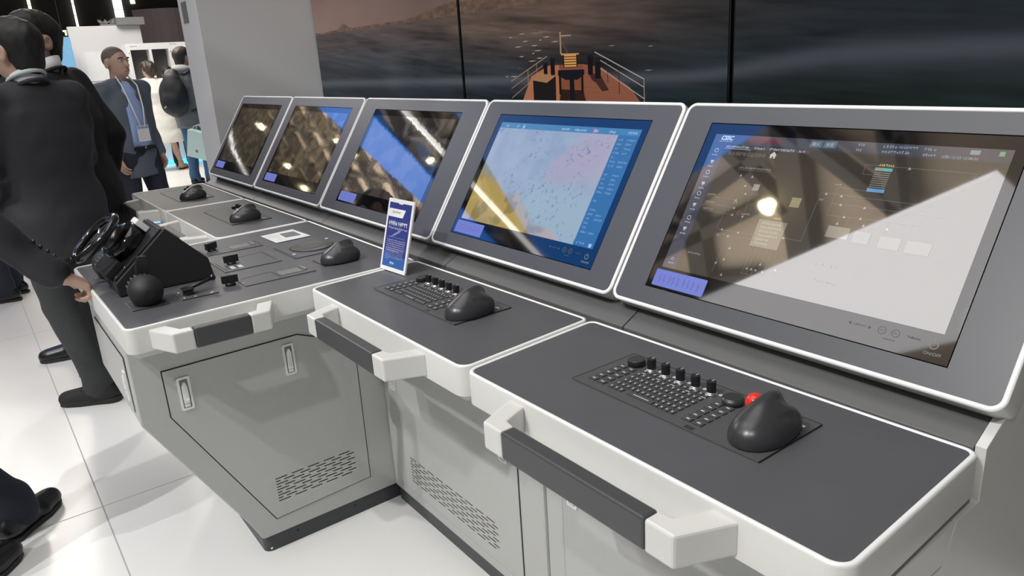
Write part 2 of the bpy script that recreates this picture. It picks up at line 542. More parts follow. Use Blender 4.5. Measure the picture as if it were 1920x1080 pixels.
            q = np.stack(q, 1); q[~fl] = q[~fl][:, ::-1]
            F.append(q)
        F = np.concatenate(F) if F else np.zeros((0, 4), int)
        return V, F

def sdf_obj(name, meshes, m, parent=None):
    V = []; F = []; b = 0
    for v, f in meshes:
        V.append(v); F.append(f + b); b += len(v)
    V = np.concatenate(V); F = np.concatenate(F)
    me = bpy.data.meshes.new(name)
    me.from_pydata(V.tolist(), [], F.tolist())
    me.materials.append(m)
    me.polygons.foreach_set('use_smooth', [True] * len(F))
    me.update()
    o = bpy.data.objects.new(name, me); COL.objects.link(o)
    if parent: o.parent = parent
    return o

# ------------------------------------------------------------------ setting
b = MB(); b.box(-31, 7, -18, 20, -0.12, -0.004)
floor = tag(b.obj('floor', M_HALL), kind='structure')
XL = [-2.58, -0.84, 1.6, 4.04, 6.2]; YL = [-5.45, -4.23, -3.01, -1.79, -0.57, 0.65, 1.30]
b = MB(); b.box(-2.58, 6.2, -5.45, 1.30, -0.0039, -0.0015)
b.obj('seam_bed', M_SEAM, floor)
for i in range(4):
    for j in range(6):
        g = 0.0022
        b = MB(); b.box(XL[i] + g, XL[i + 1] - g, YL[j] + g, YL[j + 1] - g, -0.0035, 0.0)
        b.obj('floor_panel', M_FLOOR, floor)
b = MB(); b.box(-5.15, -2.585, -9, 14, -0.003, 0.0)
carpet = tag(b.obj('trim_1', M_BLUEC), kind='structure')
b = MB()
def streak(x, y, L, w, ang):
    c, s = math.cos(ang), math.sin(ang)
    P = [(x + c * a - s * q, y + s * a + c * q) for a, q in ((-L / 2, -w / 4), (L / 2, -w / 2), (L / 2, w / 2), (-L / 2, w / 4))]
    b.add([(p[0], p[1], 0.0006) for p in P], [(0, 1, 2, 3)])
for x, y, L, w, a in ((-3.15, -0.62, 1.6, 0.13, 0.92), (-3.5, -0.75, 1.5, 0.10, 0.95), (-3.0, -0.62, 0.9, 0.05, 0.9), (-4.2, 0.35, 0.9, 0.10, 0.4), (-4.45, 0.5, 1.0, 0.10, 0.4), (-4.7, 0.7, 1.0, 0.12, 0.45), (-4.0, 0.55, 0.8, 0.10, 1.6), (-4.6, 0.35, 0.9, 0.10, 1.7), (-3.7, 0.45, 0.9, 0.14, 1.0), (-4.95, 0.85, 0.9, 0.1, 1.4), (-3.4, 1.6, 1.2, 0.15, 0.8), (-4.2, -1.6, 1.2, 0.12, 0.9)):
    streak(x, y, L, w, a)
b.obj('carpet_print', M_CARPW, carpet, fixn=False)
b = MB(); b.box(-46, 8, -18, 20, 8.5, 8.7)
ceil = tag(b.obj('ceiling', M_CEIL), kind='structure')
for a, c, w in (((-1.62, -2.2), (-2.05, -8.2), 0.42), ((-2.0, -3.1), (0.9, -5.55), 0.2), ((-0.28, -2.8), (-0.3, -6), 0.22), ((-5.6, -6.6), (-2.4, -4.75), 0.2), ((-1.8, -3.6), (-4.2, -5.2), 0.2), ((-3.1, -3.45), (-1.95, -4.8), 0.2), ((-3.9, -5.2), (-4.3, -8), 0.4), ((-4.6, -6.9), (-2.9, -6.3), 0.22), ((-0.3, -3.4), (1.2, -2.5), 0.2)):
    b = MB(); b.beam((*a, 8.2), (*c, 8.2), w, 0.25); b.obj('roof_beam', M_TRUSS, ceil)
rr = random.Random(3)
for k in range(14):
    x = -6.4 - 1.75 * k
    b = MB(); b.beam((x, -1.0, 8.25), (x - 0.7, -12, 8.25), 0.26, 0.3); b.obj('roof_beam', M_TRUSS, ceil)
    for q in range(5):
        y = -1.6 - 1.5 * q
        b = MB(); b.beam((x, y, 8.25), (x - 1.7, y - rr.uniform(0.5, 1.5), 8.25), 0.11, 0.15); b.obj('roof_brace', M_TRUSS, ceil)
for k in range(5):
    y = -2.5 - 1.6 * k
    b = MB(); b.beam((-4, y, 8.3), (-30.5, y - 0.4, 8.3), 0.12, 0.15); b.obj('roof_beam', M_TRUSS, ceil)
b = MB(); b.box(-31.2, -31, -18, 20, -0.1, 8.5)
tag(b.obj('wall_far', M_HALLW), kind='structure')
b = MB(); b.box(-31, 7, 20, 20.2, -0.1, 8.5)
tag(b.obj('wall_right', M_HALLW), kind='structure')

# unseen white glow panel shaped for its reflection; LED screens and lamps seen mirrored in the monitors
b = MB(); b.prism([(2.88, -0.88), (2.985, -1.0), (2.66, -2.02), (2.27, -2.27), (1.5, -3.1), (-0.6, -3.1)], 3.5, 3.56)
tag(b.obj('mirror_glow_panel', M_SOFFIT), 'large white glow panel added over the aisle for the white reflection in the nearest monitor', 'light')
b = MB(); b.prism([(-15.0, -2.45), (-10.6, -7.2), (-12.5, -7.2), (-18.0, -2.8)], 7.98, 8.03)
tag(b.obj('hanging_screen', M_BLUELED), 'long blue lit screen hung under the roof, mirrored in the third monitor', 'screen')
M_BLUELED2 = mat('blue_led_screen_dim', (0.01, 0.02, 0.05), 0.5, emit=(0.0, 0.30, 1.15), estr=1.0)
b = MB(); b.prism([(-9.49, -4.36), (-8.87, -6.94), (-7.42, -7.3), (-3.57, -4.27), (-2.9, -3.9), (-1.85, -3.28), (-2.0, -2.5), (-10, -2.5)], 7.98, 8.03)
tag(b.obj('hanging_screen', M_BLUELED2), 'wide blue lit screen hung under the roof, mirrored around the chart monitor', 'screen')
b = MB(); b.beam((-12.9, -2.4, 8.0), (-8.6, -7.5, 8.0), 0.085, 0.1)
tag(b.obj('light_strip', M_LED), 'long white tube light under the roof, mirrored as a white band', 'light')
M_HL = mat('hall_lamp_glow', (1, 1, 1), 0.5, emit=(1.0, 0.86, 0.5), estr=14)
for x, y, r, lab in ((-2.12, -4.61, 0.13, 'round hall lamp under the roof, mirrored as a warm glow in the nearest monitor'), (-23.91, -4.19, 0.13, 'round hall lamp under the roof, mirrored high in the farthest monitor'), (-23.16, -6.82, 0.13, 'round hall lamp under the roof, mirrored at the foot of the second farthest monitor'), (-12.02, -4.67, 0.06, 'small hall lamp under the roof, mirrored at the right edge of the third monitor'), (-17.41, -4.4, 0.05, 'small hall lamp under the roof, mirrored at the right edge of the second farthest monitor'), (-16.68, -4.87, 0.05, 'small hall lamp under the roof, mirrored at the left edge of the third monitor'), (-23.6, -5.87, 0.08, 'small hall lamp under the roof, mirrored at the left of the second farthest monitor')):
    lampo = thing('hall_lamp', lab, 'lamp', (x, y, 8.0), 'round lamps under the hall roof')
    b = MB(); b.cyl((0, 0, -0.1), (0, 0, 0.05), r, r * 0.6, 16); b.obj('lens', M_HL, lampo)
    b = MB(); b.cyl((0, 0, 0.05), (0, 0, 0.495), 0.03, 0.03, 8); b.obj('stem', M_TRUSS, lampo)
b = MB()
zz = [(-28.3, -4.3), (-28.7, -4.65), (-29.0, -4.8), (-29.4, -5.2), (-29.9, -5.5), (-30.2, -6.2), (-30.5, -7.0)]
for a, c in zip(zz[:-1], zz[1:]): b.beam((*a, 8.0), (*c, 8.0), 0.10, 0.1)
tag(b.obj('light_strip', M_LED), 'thin white light string under the roof, mirrored along the left of the farthest monitor', 'light')

# white column and video wall
CX, CY0, CX0, YW = -0.377, 0.60, -0.757, 1.30
b = MB(); b.box(CX0, CX, CY0, 1.42, 0, 3.4)
colm = tag(b.obj('wall_left', M_COLW, bevel=0.004), kind='structure')
for k in range(22):
    z = 1.752 + k * 0.0056
    b = MB(); b.box(-0.685, -0.57, CY0 - 0.003, CY0 + 0.001, z, z + 0.0028)
    b.obj('vent_slat', M_GREYD, colm)
b = MB(); b.cyl((CX - 0.001, 0.635, 1.872), (CX + 0.003, 0.635, 1.872), 0.006, n=10); b.obj('screw_head', M_GREYD, colm)
b = MB(); b.box(CX, 6.0, 1.37, 1.42, 0, 3.4)
tag(b.obj('wall_back', M_HALLW), kind='structure')

def sea(X, Z):
    n = fbm(X * 2.2, Z * 30 + X * 3, 5); n2 = fbm(X * 7, Z * 80 + 5 + X * 6, 4); n3 = fbm(X * 1.1 + 9, Z * 4 + 3, 3)
    hor = 1.640
    depth = np.clip((hor - Z) / 0.38, 0, 1)
    warm = np.exp(-((X - 1.95) / 0.75) ** 2) * sm(0.95, 0.05, depth)
    left = lin((50, 52, 58)) + 0 * X[..., None]
    right = lin((30, 38, 44)) + 0 * X[..., None]
    c = mix(left, right, sm(1.2, 3.0, X))
    c = mix(c, lin((86, 70, 62)) + 0 * X[..., None], np.clip(warm * 0.9 + 0.55 * sm(0.5, 0.0, depth) * sm(2.8, 1.4, X), 0, 1))
    c = mix(c, lin((25, 36, 42)) + 0 * X[..., None], sm(0.30, 0.85, depth) * 0.85)
    c = mix(c, lin((22, 34, 34)) + 0 * X[..., None], sm(0.62, 1.0, depth) * sm(2.3, 3.1, X))
    c = c * np.clip(0.22 + 1.25 * n + 0.85 * (n2 - 0.45), 0.15, 3)[..., None]
    cz = 1.345 + 0.0 * X + 0.055 * sm(2.6, 3.3, X)
    wake = np.exp(-((Z - cz) / (0.022 + 0.012 * sm(2.7, 3.3, X))) ** 2) * sm(0.30, 0.62, n3 + 0.3 * n2 + 0.2)
    c = mix(c, lin((74, 78, 86)) + 0 * X[..., None], wake * 0.75)
    c = c * (1 - 0.22 * sm(1.6, 3.0, X))[..., None]
    foam = sm(0.66, 0.74, n2) * sm(0.50, 0.62, n) * np.exp(-((X - 1.88) / 0.14) ** 2) * np.exp(-((Z - 1.46) / 0.06) ** 2)
    c = mix(c, lin((165, 140, 115)) + 0 * X[..., None], foam * 0.8)
    refl = np.exp(-((X - 0.62) / 0.10) ** 2) * sm(1.25, 1.35, Z) * sm(1.62, 1.5, Z)
    c = c + (refl * 0.010)[..., None]
    # land and sky
    top = 1.648 + 0.045 * sm(0.7, 1.3, X) + 0.012 * fbm(X * 9, X * 0, 3) + 0.035 * np.exp(-((X - 0.06) / 0.06) ** 2)
    land = lin((92, 72, 60)) * (0.45 + 1.1 * fbm(X * 30, Z * 60, 3))[..., None]
    sky = mix(lin((104, 84, 78)) + 0 * X[..., None], lin((120, 98, 90)) + 0 * X[..., None], sm(1.2, -0.3, X) * sm(1.9, 1.66, Z)) * (0.75 + 0.5 * fbm(X * 2, Z * 6, 3))[..., None]
    island = (Z > hor) & (Z < np.where(X < 2.6, top, 1.66 + 0.02 * fbm(X * 4, X * 0)))
    c = np.where((Z > hor)[..., None], sky, c)
    c = np.where(island[..., None], land, c)
    return np.clip(c, 0, 1)

vw = thing('video_wall', 'dark wide video wall showing a ship bow at sea, behind the consoles', 'video wall', (0, YW, 0))
PX = [CX + 0.004, 1.311, 2.836, 4.365, 5.89]
zs = np.concatenate([[1.0, 1.1, 1.2], np.arange(1.24, 1.90, 0.0035), np.linspace(1.92, 2.9, 20)])
for k in range(4):
    x0, x1 = PX[k] + 0.006, PX[k + 1] - 0.006
    b = MB(); b.box(x0, x1, 0.002, 0.06, 0.98, 2.92)
    fr = b.obj('screen_panel', M_GLOSSB, vw)
    grid_img('sea_picture', np.linspace(x0 + 0.006, x1 - 0.006, 240 if k < 3 else 60), zs, sea, lambda x, z: (x, 0.0, z), M_WALLIMG, fr)
    if k == 1:
        scr1 = fr
ik = Ink(lambda x, z, l: (x, -0.001 - 0.0004 * l, z))
DK = (128, 80, 62)
ik.poly([(1.95, 1.40), (2.01, 1.40), (2.012, 1.24), (1.75, 1.24), (1.77, 1.27), (1.83, 1.36)], (158, 100, 72))
ik.poly([(2.15, 1.40), (2.255, 1.385), (2.40, 1.312), (2.47, 1.24), (2.17, 1.24), (2.15, 1.32)], DK)
for k in range(7):
    ik.line((2.16, 1.37 - 0.019 * k), (2.24 + 0.03 * k, 1.372 - 0.02 * k), 0.0014, (126, 66, 44), 1)
ik.poly([(2.01, 1.40), (2.15, 1.40), (2.17, 1.24), (2.0, 1.24)], (120, 72, 52))
ik.poly([(2.18, 1.37), (2.25, 1.355), (2.292, 1.302), (2.255, 1.298), (2.222, 1.33), (2.2, 1.34)], (62, 40, 38), 2)
ik.poly([(1.84, 1.342), (1.93, 1.332), (1.988, 1.358), (1.985, 1.24), (1.84, 1.24)], (30, 27, 28), 2)
ik.poly([(1.88, 1.372), (1.988, 1.362), (1.93, 1.332), (1.832, 1.343)], (150, 112, 78), 3)
for x0, x1, z0, z1 in ((1.914, 1.938, 1.365, 1.412), (1.958, 1.985, 1.36, 1.43), (2.18, 2.208, 1.36, 1.433), (2.219, 2.25, 1.345, 1.412)):
    ik.rect(x0, x1, z0, z1, (26, 22, 25), 3); ik.rect(x0 - 0.004, x1 + 0.004, z1 - 0.008, z1, (34, 30, 32), 4)
ik.rect(2.021, 2.029, 1.44, 1.524, (150, 126, 104), 3)
ik.poly([(2.03, 1.512), (2.09, 1.51), (2.09, 1.506), (2.03, 1.506)], (150, 128, 104), 3)
ik.line((2.03, 1.49), (2.065, 1.445), 0.004, (92, 78, 68), 2)
ik.rect(2.038, 2.122, 1.39, 1.44, (48, 30, 24), 4)
for k in range(5):
    ik.rect(2.045, 2.116, 1.392 + 0.0098 * k, 1.3985 + 0.0098 * k, (196, 146, 84), 5)
ik.poly([(2.028, 1.443), (2.132, 1.441), (2.132, 1.436), (2.028, 1.436)], (176, 134, 84), 5)
ik.poly([(2.005, 1.38), (2.16, 1.38), (2.16, 1.362), (2.12, 1.342), (2.05, 1.342), (2.003, 1.36)], (26, 24, 32), 5)
ik.rect(2.008, 2.022, 1.285, 1.372, (30, 24, 24), 4); ik.rect(2.14, 2.153, 1.29, 1.372, (30, 24, 24), 4)
ik.rect(2.073, 2.10, 1.24, 1.345, (24, 24, 30), 5)
ik.poly([(2.02, 1.306), (2.15, 1.302), (2.17, 1.24), (2.0, 1.24)], (46, 30, 26), 3)
for a, c, w in (((2.22, 1.442), (2.472, 1.34), 0.0042), ((2.25, 1.411), (2.472, 1.312), 0.0035), ((2.25, 1.382), (2.472, 1.272), 0.0035), ((2.287, 1.405), (2.289, 1.33), 0.004), ((2.346, 1.385), (2.348, 1.29), 0.004), ((2.47, 1.342), (2.472, 1.26), 0.003)):
    ik.line(a, c, w, (150, 140, 132) if a[0] < 2.28 or a[0] > 2.4 else (60, 36, 34), 6)
for a, c, w in (((1.94, 1.436), (1.69, 1.34), 0.004), ((1.91, 1.40), (1.69, 1.31), 0.0033), ((1.835, 1.342), (1.69, 1.27), 0.0035), ((1.81, 1.385), (1.812, 1.29), 0.004), ((1.87, 1.408), (1.87, 1.365), 0.003)):
    ik.line(a, c, w, (140, 112, 88), 6)
rg = random.Random(5)
for x, z in ((1.78, 1.53), (1.94, 1.51), (1.99, 1.49), (1.75, 1.48), (1.86, 1.48), (1.88, 1.46), (1.85, 1.45), (1.77, 1.44), (1.84, 1.42), (1.89, 1.43), (1.71, 1.36), (1.66, 1.36), (2.31, 1.46), (2.5, 1.45), (2.49, 1.37), (1.8, 1.5), (1.9, 1.5), (1.7, 1.52)):
    w = rg.uniform(0.01, 0.03)
    ik.poly([(x - w, z), (x, z + 0.002), (x + w, z + 0.001), (x, z - 0.002)], (168, 146, 124) if x < 2.1 else (110, 112, 118), 1)
ik.obj('ship_picture', M_INK, scr1)

# ------------------------------------------------------------------ consoles
H = 0.862
AP = 0.067
FX = [-0.054, 0.717, 1.527, 2.415, 3.20, 4.003]
BX = [-0.067, 0.706, 1.503, 2.39, 3.171, 3.99]
BYD = [0.381, 0.373, 0.375, 0.361, 0.372, 0.383]
DESC = ['farthest console station with a low grey top, beside the white column',
        'second farthest console station, between the farthest one and the steering console',
        'steering console station whose top juts out towards the aisle with a side door',
        'middle console station under the chart monitor with grey vented door',
        'nearest console station at the right with a long front grab rail']
stations = []
def handle(parent, L, mtx):
    br = 0.088
    root = thing('handle', None, None); root.parent = parent; root.matrix_local = mtx
    P = [(0, 0.002), (0.037, -0.085), (br, -0.085), (br, -0.056), (0.064, -0.052), (0.043, 0.002)]
    b = MB(); b.prism(P, 0.0, 0.052); b.obj('bracket', M_SILVER, root, bevel=0.004)
    b = MB(); b.prism([(L - x, y) for x, y in P], 0.0, 0.052); b.obj('bracket', M_SILVER, root, bevel=0.004)
    b = MB(); b.box(br + 0.0006, L - br - 0.0006, -0.0855, -0.056, 0.0005, 0.0525); b.obj('grip', M_GRIP, root, bevel=0.004)
    return root
def latch(parent, mtx, h=0.098, w=0.034):
    root = thing('latch', None, None); root.parent = parent; root.matrix_local = mtx
    # local: x across, z up, y outwards negative
    b = MB()
    o = rnd(rect(-w / 2, w / 2, 0, h), 0.004, 3); i = rnd(rect(-w / 2 + 0.006, w / 2 - 0.006, 0.006, h - 0.006), 0.003, 3)
    n = len(o)
    V = [(x, -0.0035, z) for x, z in o] + [(x, -0.0035, z) for x, z in i] + [(x, 0, z) for x, z in o] + [(x, 0.0, z) for x, z in i]
    F = [(k, (k + 1) % n, n + (k + 1) % n, n + k) for k in range(n)] + [(k, (k + 1) % n, 2 * n + (k + 1) % n, 2 * n + k) for k in range(n)] + [(n + k, n + (k + 1) % n, 3 * n + (k + 1) % n, 3 * n + k) for k in range(n)]
    b.add(V, F); b.obj('latch_plate', M_LATCH, root)
    b = MB(); b.prism(i, -0.0008, 0.0, axis='y'); b.obj('recess', M_GREYD, root)
    b = MB()
    b.prism(rnd([(-0.008, 0.02), (0.008, 0.02), (0.0075, h * 0.72), (0.003, h * 0.86), (-0.003, h * 0.86), (-0.0075, h * 0.72)], 0.002, 3), -0.007, -0.0008, axis='y'); b.prism(rect(-0.008, 0.008, 0.008, 0.019), -0.004, -0.0008, axis='y'); b.obj('lever', M_LATCH, root, bevel=0.0015)
    b = MB(); b.cyl((0, -0.0085, 0.033), (0, -0.007, 0.033), 0.0055, n=12); b.obj('keyhole', M_CHROME, root)
    return root
def seam_door(parent, poly, plane, out, axis, m=M_GREY):
    """door leaf with a dark gap; poly in the two plane coordinates"""
    b = MB(); b.prism(inset(poly, -0.0018), plane, plane + out * 0.0012, axis=axis); b.obj('door_gap', M_DARK, parent)
    b = MB(); b.prism(inset(poly, 0.0012), plane, plane + out * 0.0030, axis=axis)
    return b.obj('door', m, parent)
def slots(parent, u0, u1, v0, v1, place, rows=9, n=7):
    b = MB(); p = (u1 - u0) / n
    for r in range(rows):
        v = v0 + (v1 - v0) * r / (rows - 1)
        off = 0.0 if r % 2 == 0 else p * 0.5
        us = [(u0 + off + k * p, u0 + off + k * p + p * (0.72 if r % 2 == 0 else 0.62)) for k in range(n)]
        if r % 2: us = [(u0, u0 + p * 0.28)] + us
        for a, c in us:
            c = min(c, u1)
            if c - a < 0.004: continue
            b.add([place(a, v), place(c, v), place(c, v + 0.0032), place(a, v + 0.0032)], [(0, 1, 2, 3)])
    return tag(b.obj('vent_slots', M_DARK, parent, fixn=False), kind='stuff')

for i in range(5):
    st = thing('console_station', DESC[i], 'console', (0, 0, 0), 'bridge console stations in a row')
    stations.append(st)
    if i == 2:
        P = [(FX[3] - 0.004, -0.475), (BX[3] - 0.003, BYD[3]), (BX[2] + 0.002, BYD[2]), (1.562, -0.479)]
        rad = [0.028, 0.012, 0.012, 0.028]
    else:
        P = [(FX[i + 1] - 0.003, 0.0), (BX[i + 1] - 0.003, BYD[i + 1]), (BX[i] + 0.003, BYD[i]), (FX[i] + 0.003, 0.0)]
        rad = [0.03, 0.022, 0.022, 0.03]
    poly = rnd(P, rad, 8)
    b = MB()
    b.sweep(poly, [(0.0, H - AP), (0.0, H - 0.004), (0.0012, H - 0.0012), (0.004, H), (0.0075, H - 0.0002), (0.0095, H - 0.0015), (0.0098, H - 0.02)], mi=0, smooth=True)
    b.obj('desk_frame', M_SILVER, st)
    b = MB(); b.sweep(poly, [(0.0008, H - 0.0034), (0.0018, H - 0.0006), (0.004, H + 0.0006), (0.0072, H + 0.0004), (0.0092, H - 0.0012)], smooth=True)
    b.obj('edge_trim', M_RIM, st)
    b = MB(); b.sweep(poly, [(0.0092, H - 0.025), (0.0092, H - 0.0012)], cap0=True, cap1=True)
    b.obj('worktop', M_SLATE, st)
    b = MB(); b.sweep(poly, [(0.006, H - AP), (0.02, H - AP - 0.018)], cap0=False, cap1=True)
    b.obj('under_lip', M_GREY, st)
    if i == 2:
        x0, x1 = 1.68, 2.28
        prof = rnd([(-0.467, H - AP - 0.020), (-0.469, 0.548), (-0.242, 0.127), (-0.212, 0.060), (0.30, 0.060), (0.30, H - AP - 0.020)], [0.004, 0.02, 0.02, 0.012, 0, 0], 4)
        b = MB(); b.prism(prof, x0, x1, axis='x', smooth=False); b.obj('cabinet_body', M_GREY, st, bevel=0.006)
        b = MB(); b.prism(rnd(rect(1.70, 2.268, -0.208, 0.30), 0.025, 5), 0.0, 0.0605); b.obj('plinth', M_KICK, st)
        for y, z in ((-0.10, 0.035), (0.10, 0.035), (-0.19, 0.012)):
            b = MB(); b.cyl((2.268, y, z), (2.2695, y, z), 0.004, n=8); b.obj('plinth_screw', M_BLACK if z > 0.02 else M_CHROME, st)
        d = seam_door(st, [(-0.393, 0.687), (-0.008, 0.688), (0.168, 0.614), (0.163, 0.127), (-0.162, 0.114), (-0.393, 0.549)][::-1], x1, 1, 'x')
        R90 = Matrix.Rotation(math.pi / 2, 4, 'Z')
        latch(st, Matrix.Translation((x1 + 0.003, -0.345, 0.559)) @ R90)
        latch(st, Matrix.Translation((x1 + 0.003, -0.044, 0.570)) @ R90)
        slots(st, -0.146, 0.117, 0.170, 0.247, lambda u, v: (x1 + 0.0034, u, v), 9, 5)
        fd = seam_door(st, [(1.76, 0.735), (2.23, 0.735), (2.23, 0.575), (1.76, 0.575)][::-1], -0.4685, -1, 'y')
        latch(st, Matrix.Translation((2.20, -0.4715, 0.60)), 0.09, 0.03)
        handle(st, 0.318, Matrix.Translation((FX[3] - 0.004, -0.421, H - 0.062)) @ R90)
    else:
        x0 = max(FX[i], 0.02) if i < 4 else 3.122
        x1 = {0: 0.716, 1: 1.52, 3: 3.115, 4: 3.955}[i]
        if i == 3: x0 = 2.283
        b = MB(); b.box(x0, x1, 0.25, 0.9, 0.06, H - AP - 0.02); b.obj('cabinet_body', M_GREY, st, bevel=0.008)
        b = MB(); b.box(x0 + 0.002, x1 - 0.002, 0.262, 0.9, 0.0, 0.0602); b.obj('plinth', M_KICK, st, bevel=0.004)
        dx0, dx1 = {0: (0.09, 0.64), 1: (0.79, 1.45), 3: (2.318, 3.015), 4: (3.189, 3.88)}[i]
        d = seam_door(st, [(dx0, 0.10), (dx1, 0.10), (dx1, 0.70), (dx0, 0.70)], 0.25, -1, 'y')
        latch(st, Matrix.Translation((dx0 + 0.038, 0.247, 0.447)))
        latch(st, Matrix.Translation((dx1 - 0.058, 0.247, 0.447)))
        slots(st, dx0 + 0.107, dx1 - 0.107, 0.142, 0.226, lambda u, v: (u, 0.2466, v), 9, 9)
        hx = {0: 0.12, 1: 0.93, 3: 2.565, 4: 3.352}[i]
        handle(st, {0: 0.48, 1: 0.48, 3: 0.488, 4: 0.50}[i], Matrix.Translation((hx, 0.0, H - 0.062)))
        if i == 4:
            b = MB(); b.prism([(0.04, 0.718), (0.284, 0.718), (0.314, 0.777), (0.04, 0.777)], 3.90, 3.9905, axis='x'); b.obj('desk_bearer', M_SILVER, st, bevel=0.001)
            b = MB(); b.cyl((3.01, 0.2615, 0.03), (3.01, 0.2605, 0.03), 0.008, n=10); 
            b.obj('plinth_screw', M_BLACK, st)
            b = MB(); b.prism([(0.04, 0.0), (0.04, 0.715), (0.287, 0.715), (0.318, 0.777), (0.388, 0.777), (0.388, 0.866), (0.43, 0.889), (0.47, 0.906), (0.92, 0.906), (0.92, 0.0)][::-1], 3.975, 3.9905, axis='x')
            b.obj('end_panel', M_SILVER, st, bevel=0.001)
    # sloping graphite panel behind the desk top
    sx = [-0.03, 0.78, 1.60, 2.517, 3.258, 3.9755]
    b = MB(); b.prism([(0.386, 0.80), (0.386, 0.862), (0.47, 0.905), (0.90, 0.905), (0.90, 0.80)], sx[i] + 0.0015, sx[i + 1] - 0.0015, axis='x')
    b.obj('sloped_panel', M_STRIP, st, bevel=0.0015)

# ------------------------------------------------------------------ monitors
YB, ZB = 0.4017, 0.9172
MTX = Matrix(((1, 0, 0, 0), (0, 0.5516, -0.8343, YB), (0, 0.8343, 0.5516, ZB), (0, 0, 0, 1)))
UB = [0.0, 0.7592, 1.5492, 2.4082, 3.2, 4.002]
GL = [(0.050, 0.658), (0.836, 1.464), (1.669, 2.286), (2.497, 3.112), (3.286, 3.909)]
MDESC = ['farthest console monitor at the left end, mirroring brown roof and small lamps',
         'second farthest console monitor with murky brown tones and a blue mirrored corner',
         'third console monitor with a broad blue mirrored band, behind the small blue sign',
         'console monitor showing a pastel sea chart inside a blue border',
         'nearest and largest looking console monitor with a pipe diagram and white reflection']
def mir_place(u, v, l=0):
    return (u, v, 0.0002 + 0.0002 * l)
def dark(U, V, base=(0.030, 0.027, 0.022)):
    n = fbm(U * 18, V * 18, 3)
    return np.array(base) * (0.7 + 0.6 * n)[..., None]
def img1(U, V):  # brown mottling painted as emission to lift the mirrored roof tone
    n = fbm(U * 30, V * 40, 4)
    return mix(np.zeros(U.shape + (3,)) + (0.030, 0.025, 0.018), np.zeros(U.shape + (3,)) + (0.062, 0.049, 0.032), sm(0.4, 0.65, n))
def img2(U, V):  # mottled brown emission across the whole display
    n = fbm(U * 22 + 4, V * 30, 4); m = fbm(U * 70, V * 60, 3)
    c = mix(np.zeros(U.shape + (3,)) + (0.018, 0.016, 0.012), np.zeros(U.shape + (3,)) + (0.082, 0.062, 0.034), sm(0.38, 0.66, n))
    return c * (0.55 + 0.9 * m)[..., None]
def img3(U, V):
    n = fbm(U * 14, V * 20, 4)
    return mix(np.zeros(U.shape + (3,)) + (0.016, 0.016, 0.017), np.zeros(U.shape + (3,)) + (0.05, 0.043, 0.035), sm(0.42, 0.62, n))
def img4(U, V):
    sh = U.shape + (3,)
    n = fbm(U * 30, V * 30, 4); f = fbm(U * 160, V * 160, 2); n2 = fbm(U * 12 + 3, V * 12, 4)
    sea_c = np.zeros(sh) + (0.27, 0.285, 0.235)
    c = sea_c * (0.82 + 0.36 * n)[..., None]
    warm = sm(2.80, 2.95, U + 0.1 * (n2 - 0.5)) * sm(0.20, 0.30, V)
    c = mix(c, np.zeros(sh) + (0.40, 0.30, 0.20), warm * 0.75)
    pk = ((U - 2.92) / 0.10) ** 2 + ((V - 0.315 - 0.4 * (U - 2.92)) / 0.055) ** 2
    c = mix(c, np.zeros(sh) + (0.36, 0.265, 0.20), sm(1.25, 0.8, pk + 1.6 * (n2 - 0.5)) * 0.75)
    c = mix(c, np.zeros(sh) + (0.30, 0.34, 0.25), sm(0.27, 0.2, V) * sm(2.72, 2.8, U))
    sound = sm(0.52, 0.60, f) * sm(0.42, 0.56, fbm(U * 18 + 9, V * 18, 3) + 0.12 * sm(0.3, 0.2, V))
    c = c * (1 - 0.45 * sound)[..., None]
    edge = 0.258 - 0.36 * (U - 2.527) + 0.05 * (n2 - 0.5) + 0.02 * (n - 0.5)
    land = sm(0.012, -0.012, V - edge)
    lc = mix(np.zeros(sh) + (0.40, 0.285, 0.075), np.zeros(sh) + (0.25, 0.19, 0.05), sm(0.45, 0.6, fbm(U * 26, V * 26 + 4, 3)))
    lc = mix(lc, np.zeros(sh) + (0.46, 0.30, 0.16), sm(2.85, 3.0, U))
    c = mix(c, lc, land * 0.95)
    pan = (U > 3.02) | (V > 0.392)
    c = np.where(pan[..., None], np.zeros(sh) + (0.028, 0.075, 0.10), c)
    top = (V > 0.392)
    c = np.where(top[..., None], np.zeros(sh) + (0.05, 0.13, 0.16), c)
    return c
def img5(U, V):
    sh = U.shape + (3,)
    c = np.zeros(sh) + (0.036, 0.032, 0.026)
    top = V > 0.387
    c = np.where(top[..., None], np.zeros(sh) + (0.045, 0.052, 0.075), c)
    c = np.where(((V > 0.393) & (V < 0.408) & (U > 3.40) & (U < 3.475))[..., None], np.zeros(sh) + (0.12, 0.035, 0.06), c)
    c = np.where((U < 3.344)[..., None], np.zeros(sh) + (0.05, 0.055, 0.085), c)
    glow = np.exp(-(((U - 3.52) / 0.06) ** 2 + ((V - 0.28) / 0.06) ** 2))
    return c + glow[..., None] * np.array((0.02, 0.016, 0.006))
IMGS = [img1, img2, img3, img4, img5]
monitors = []
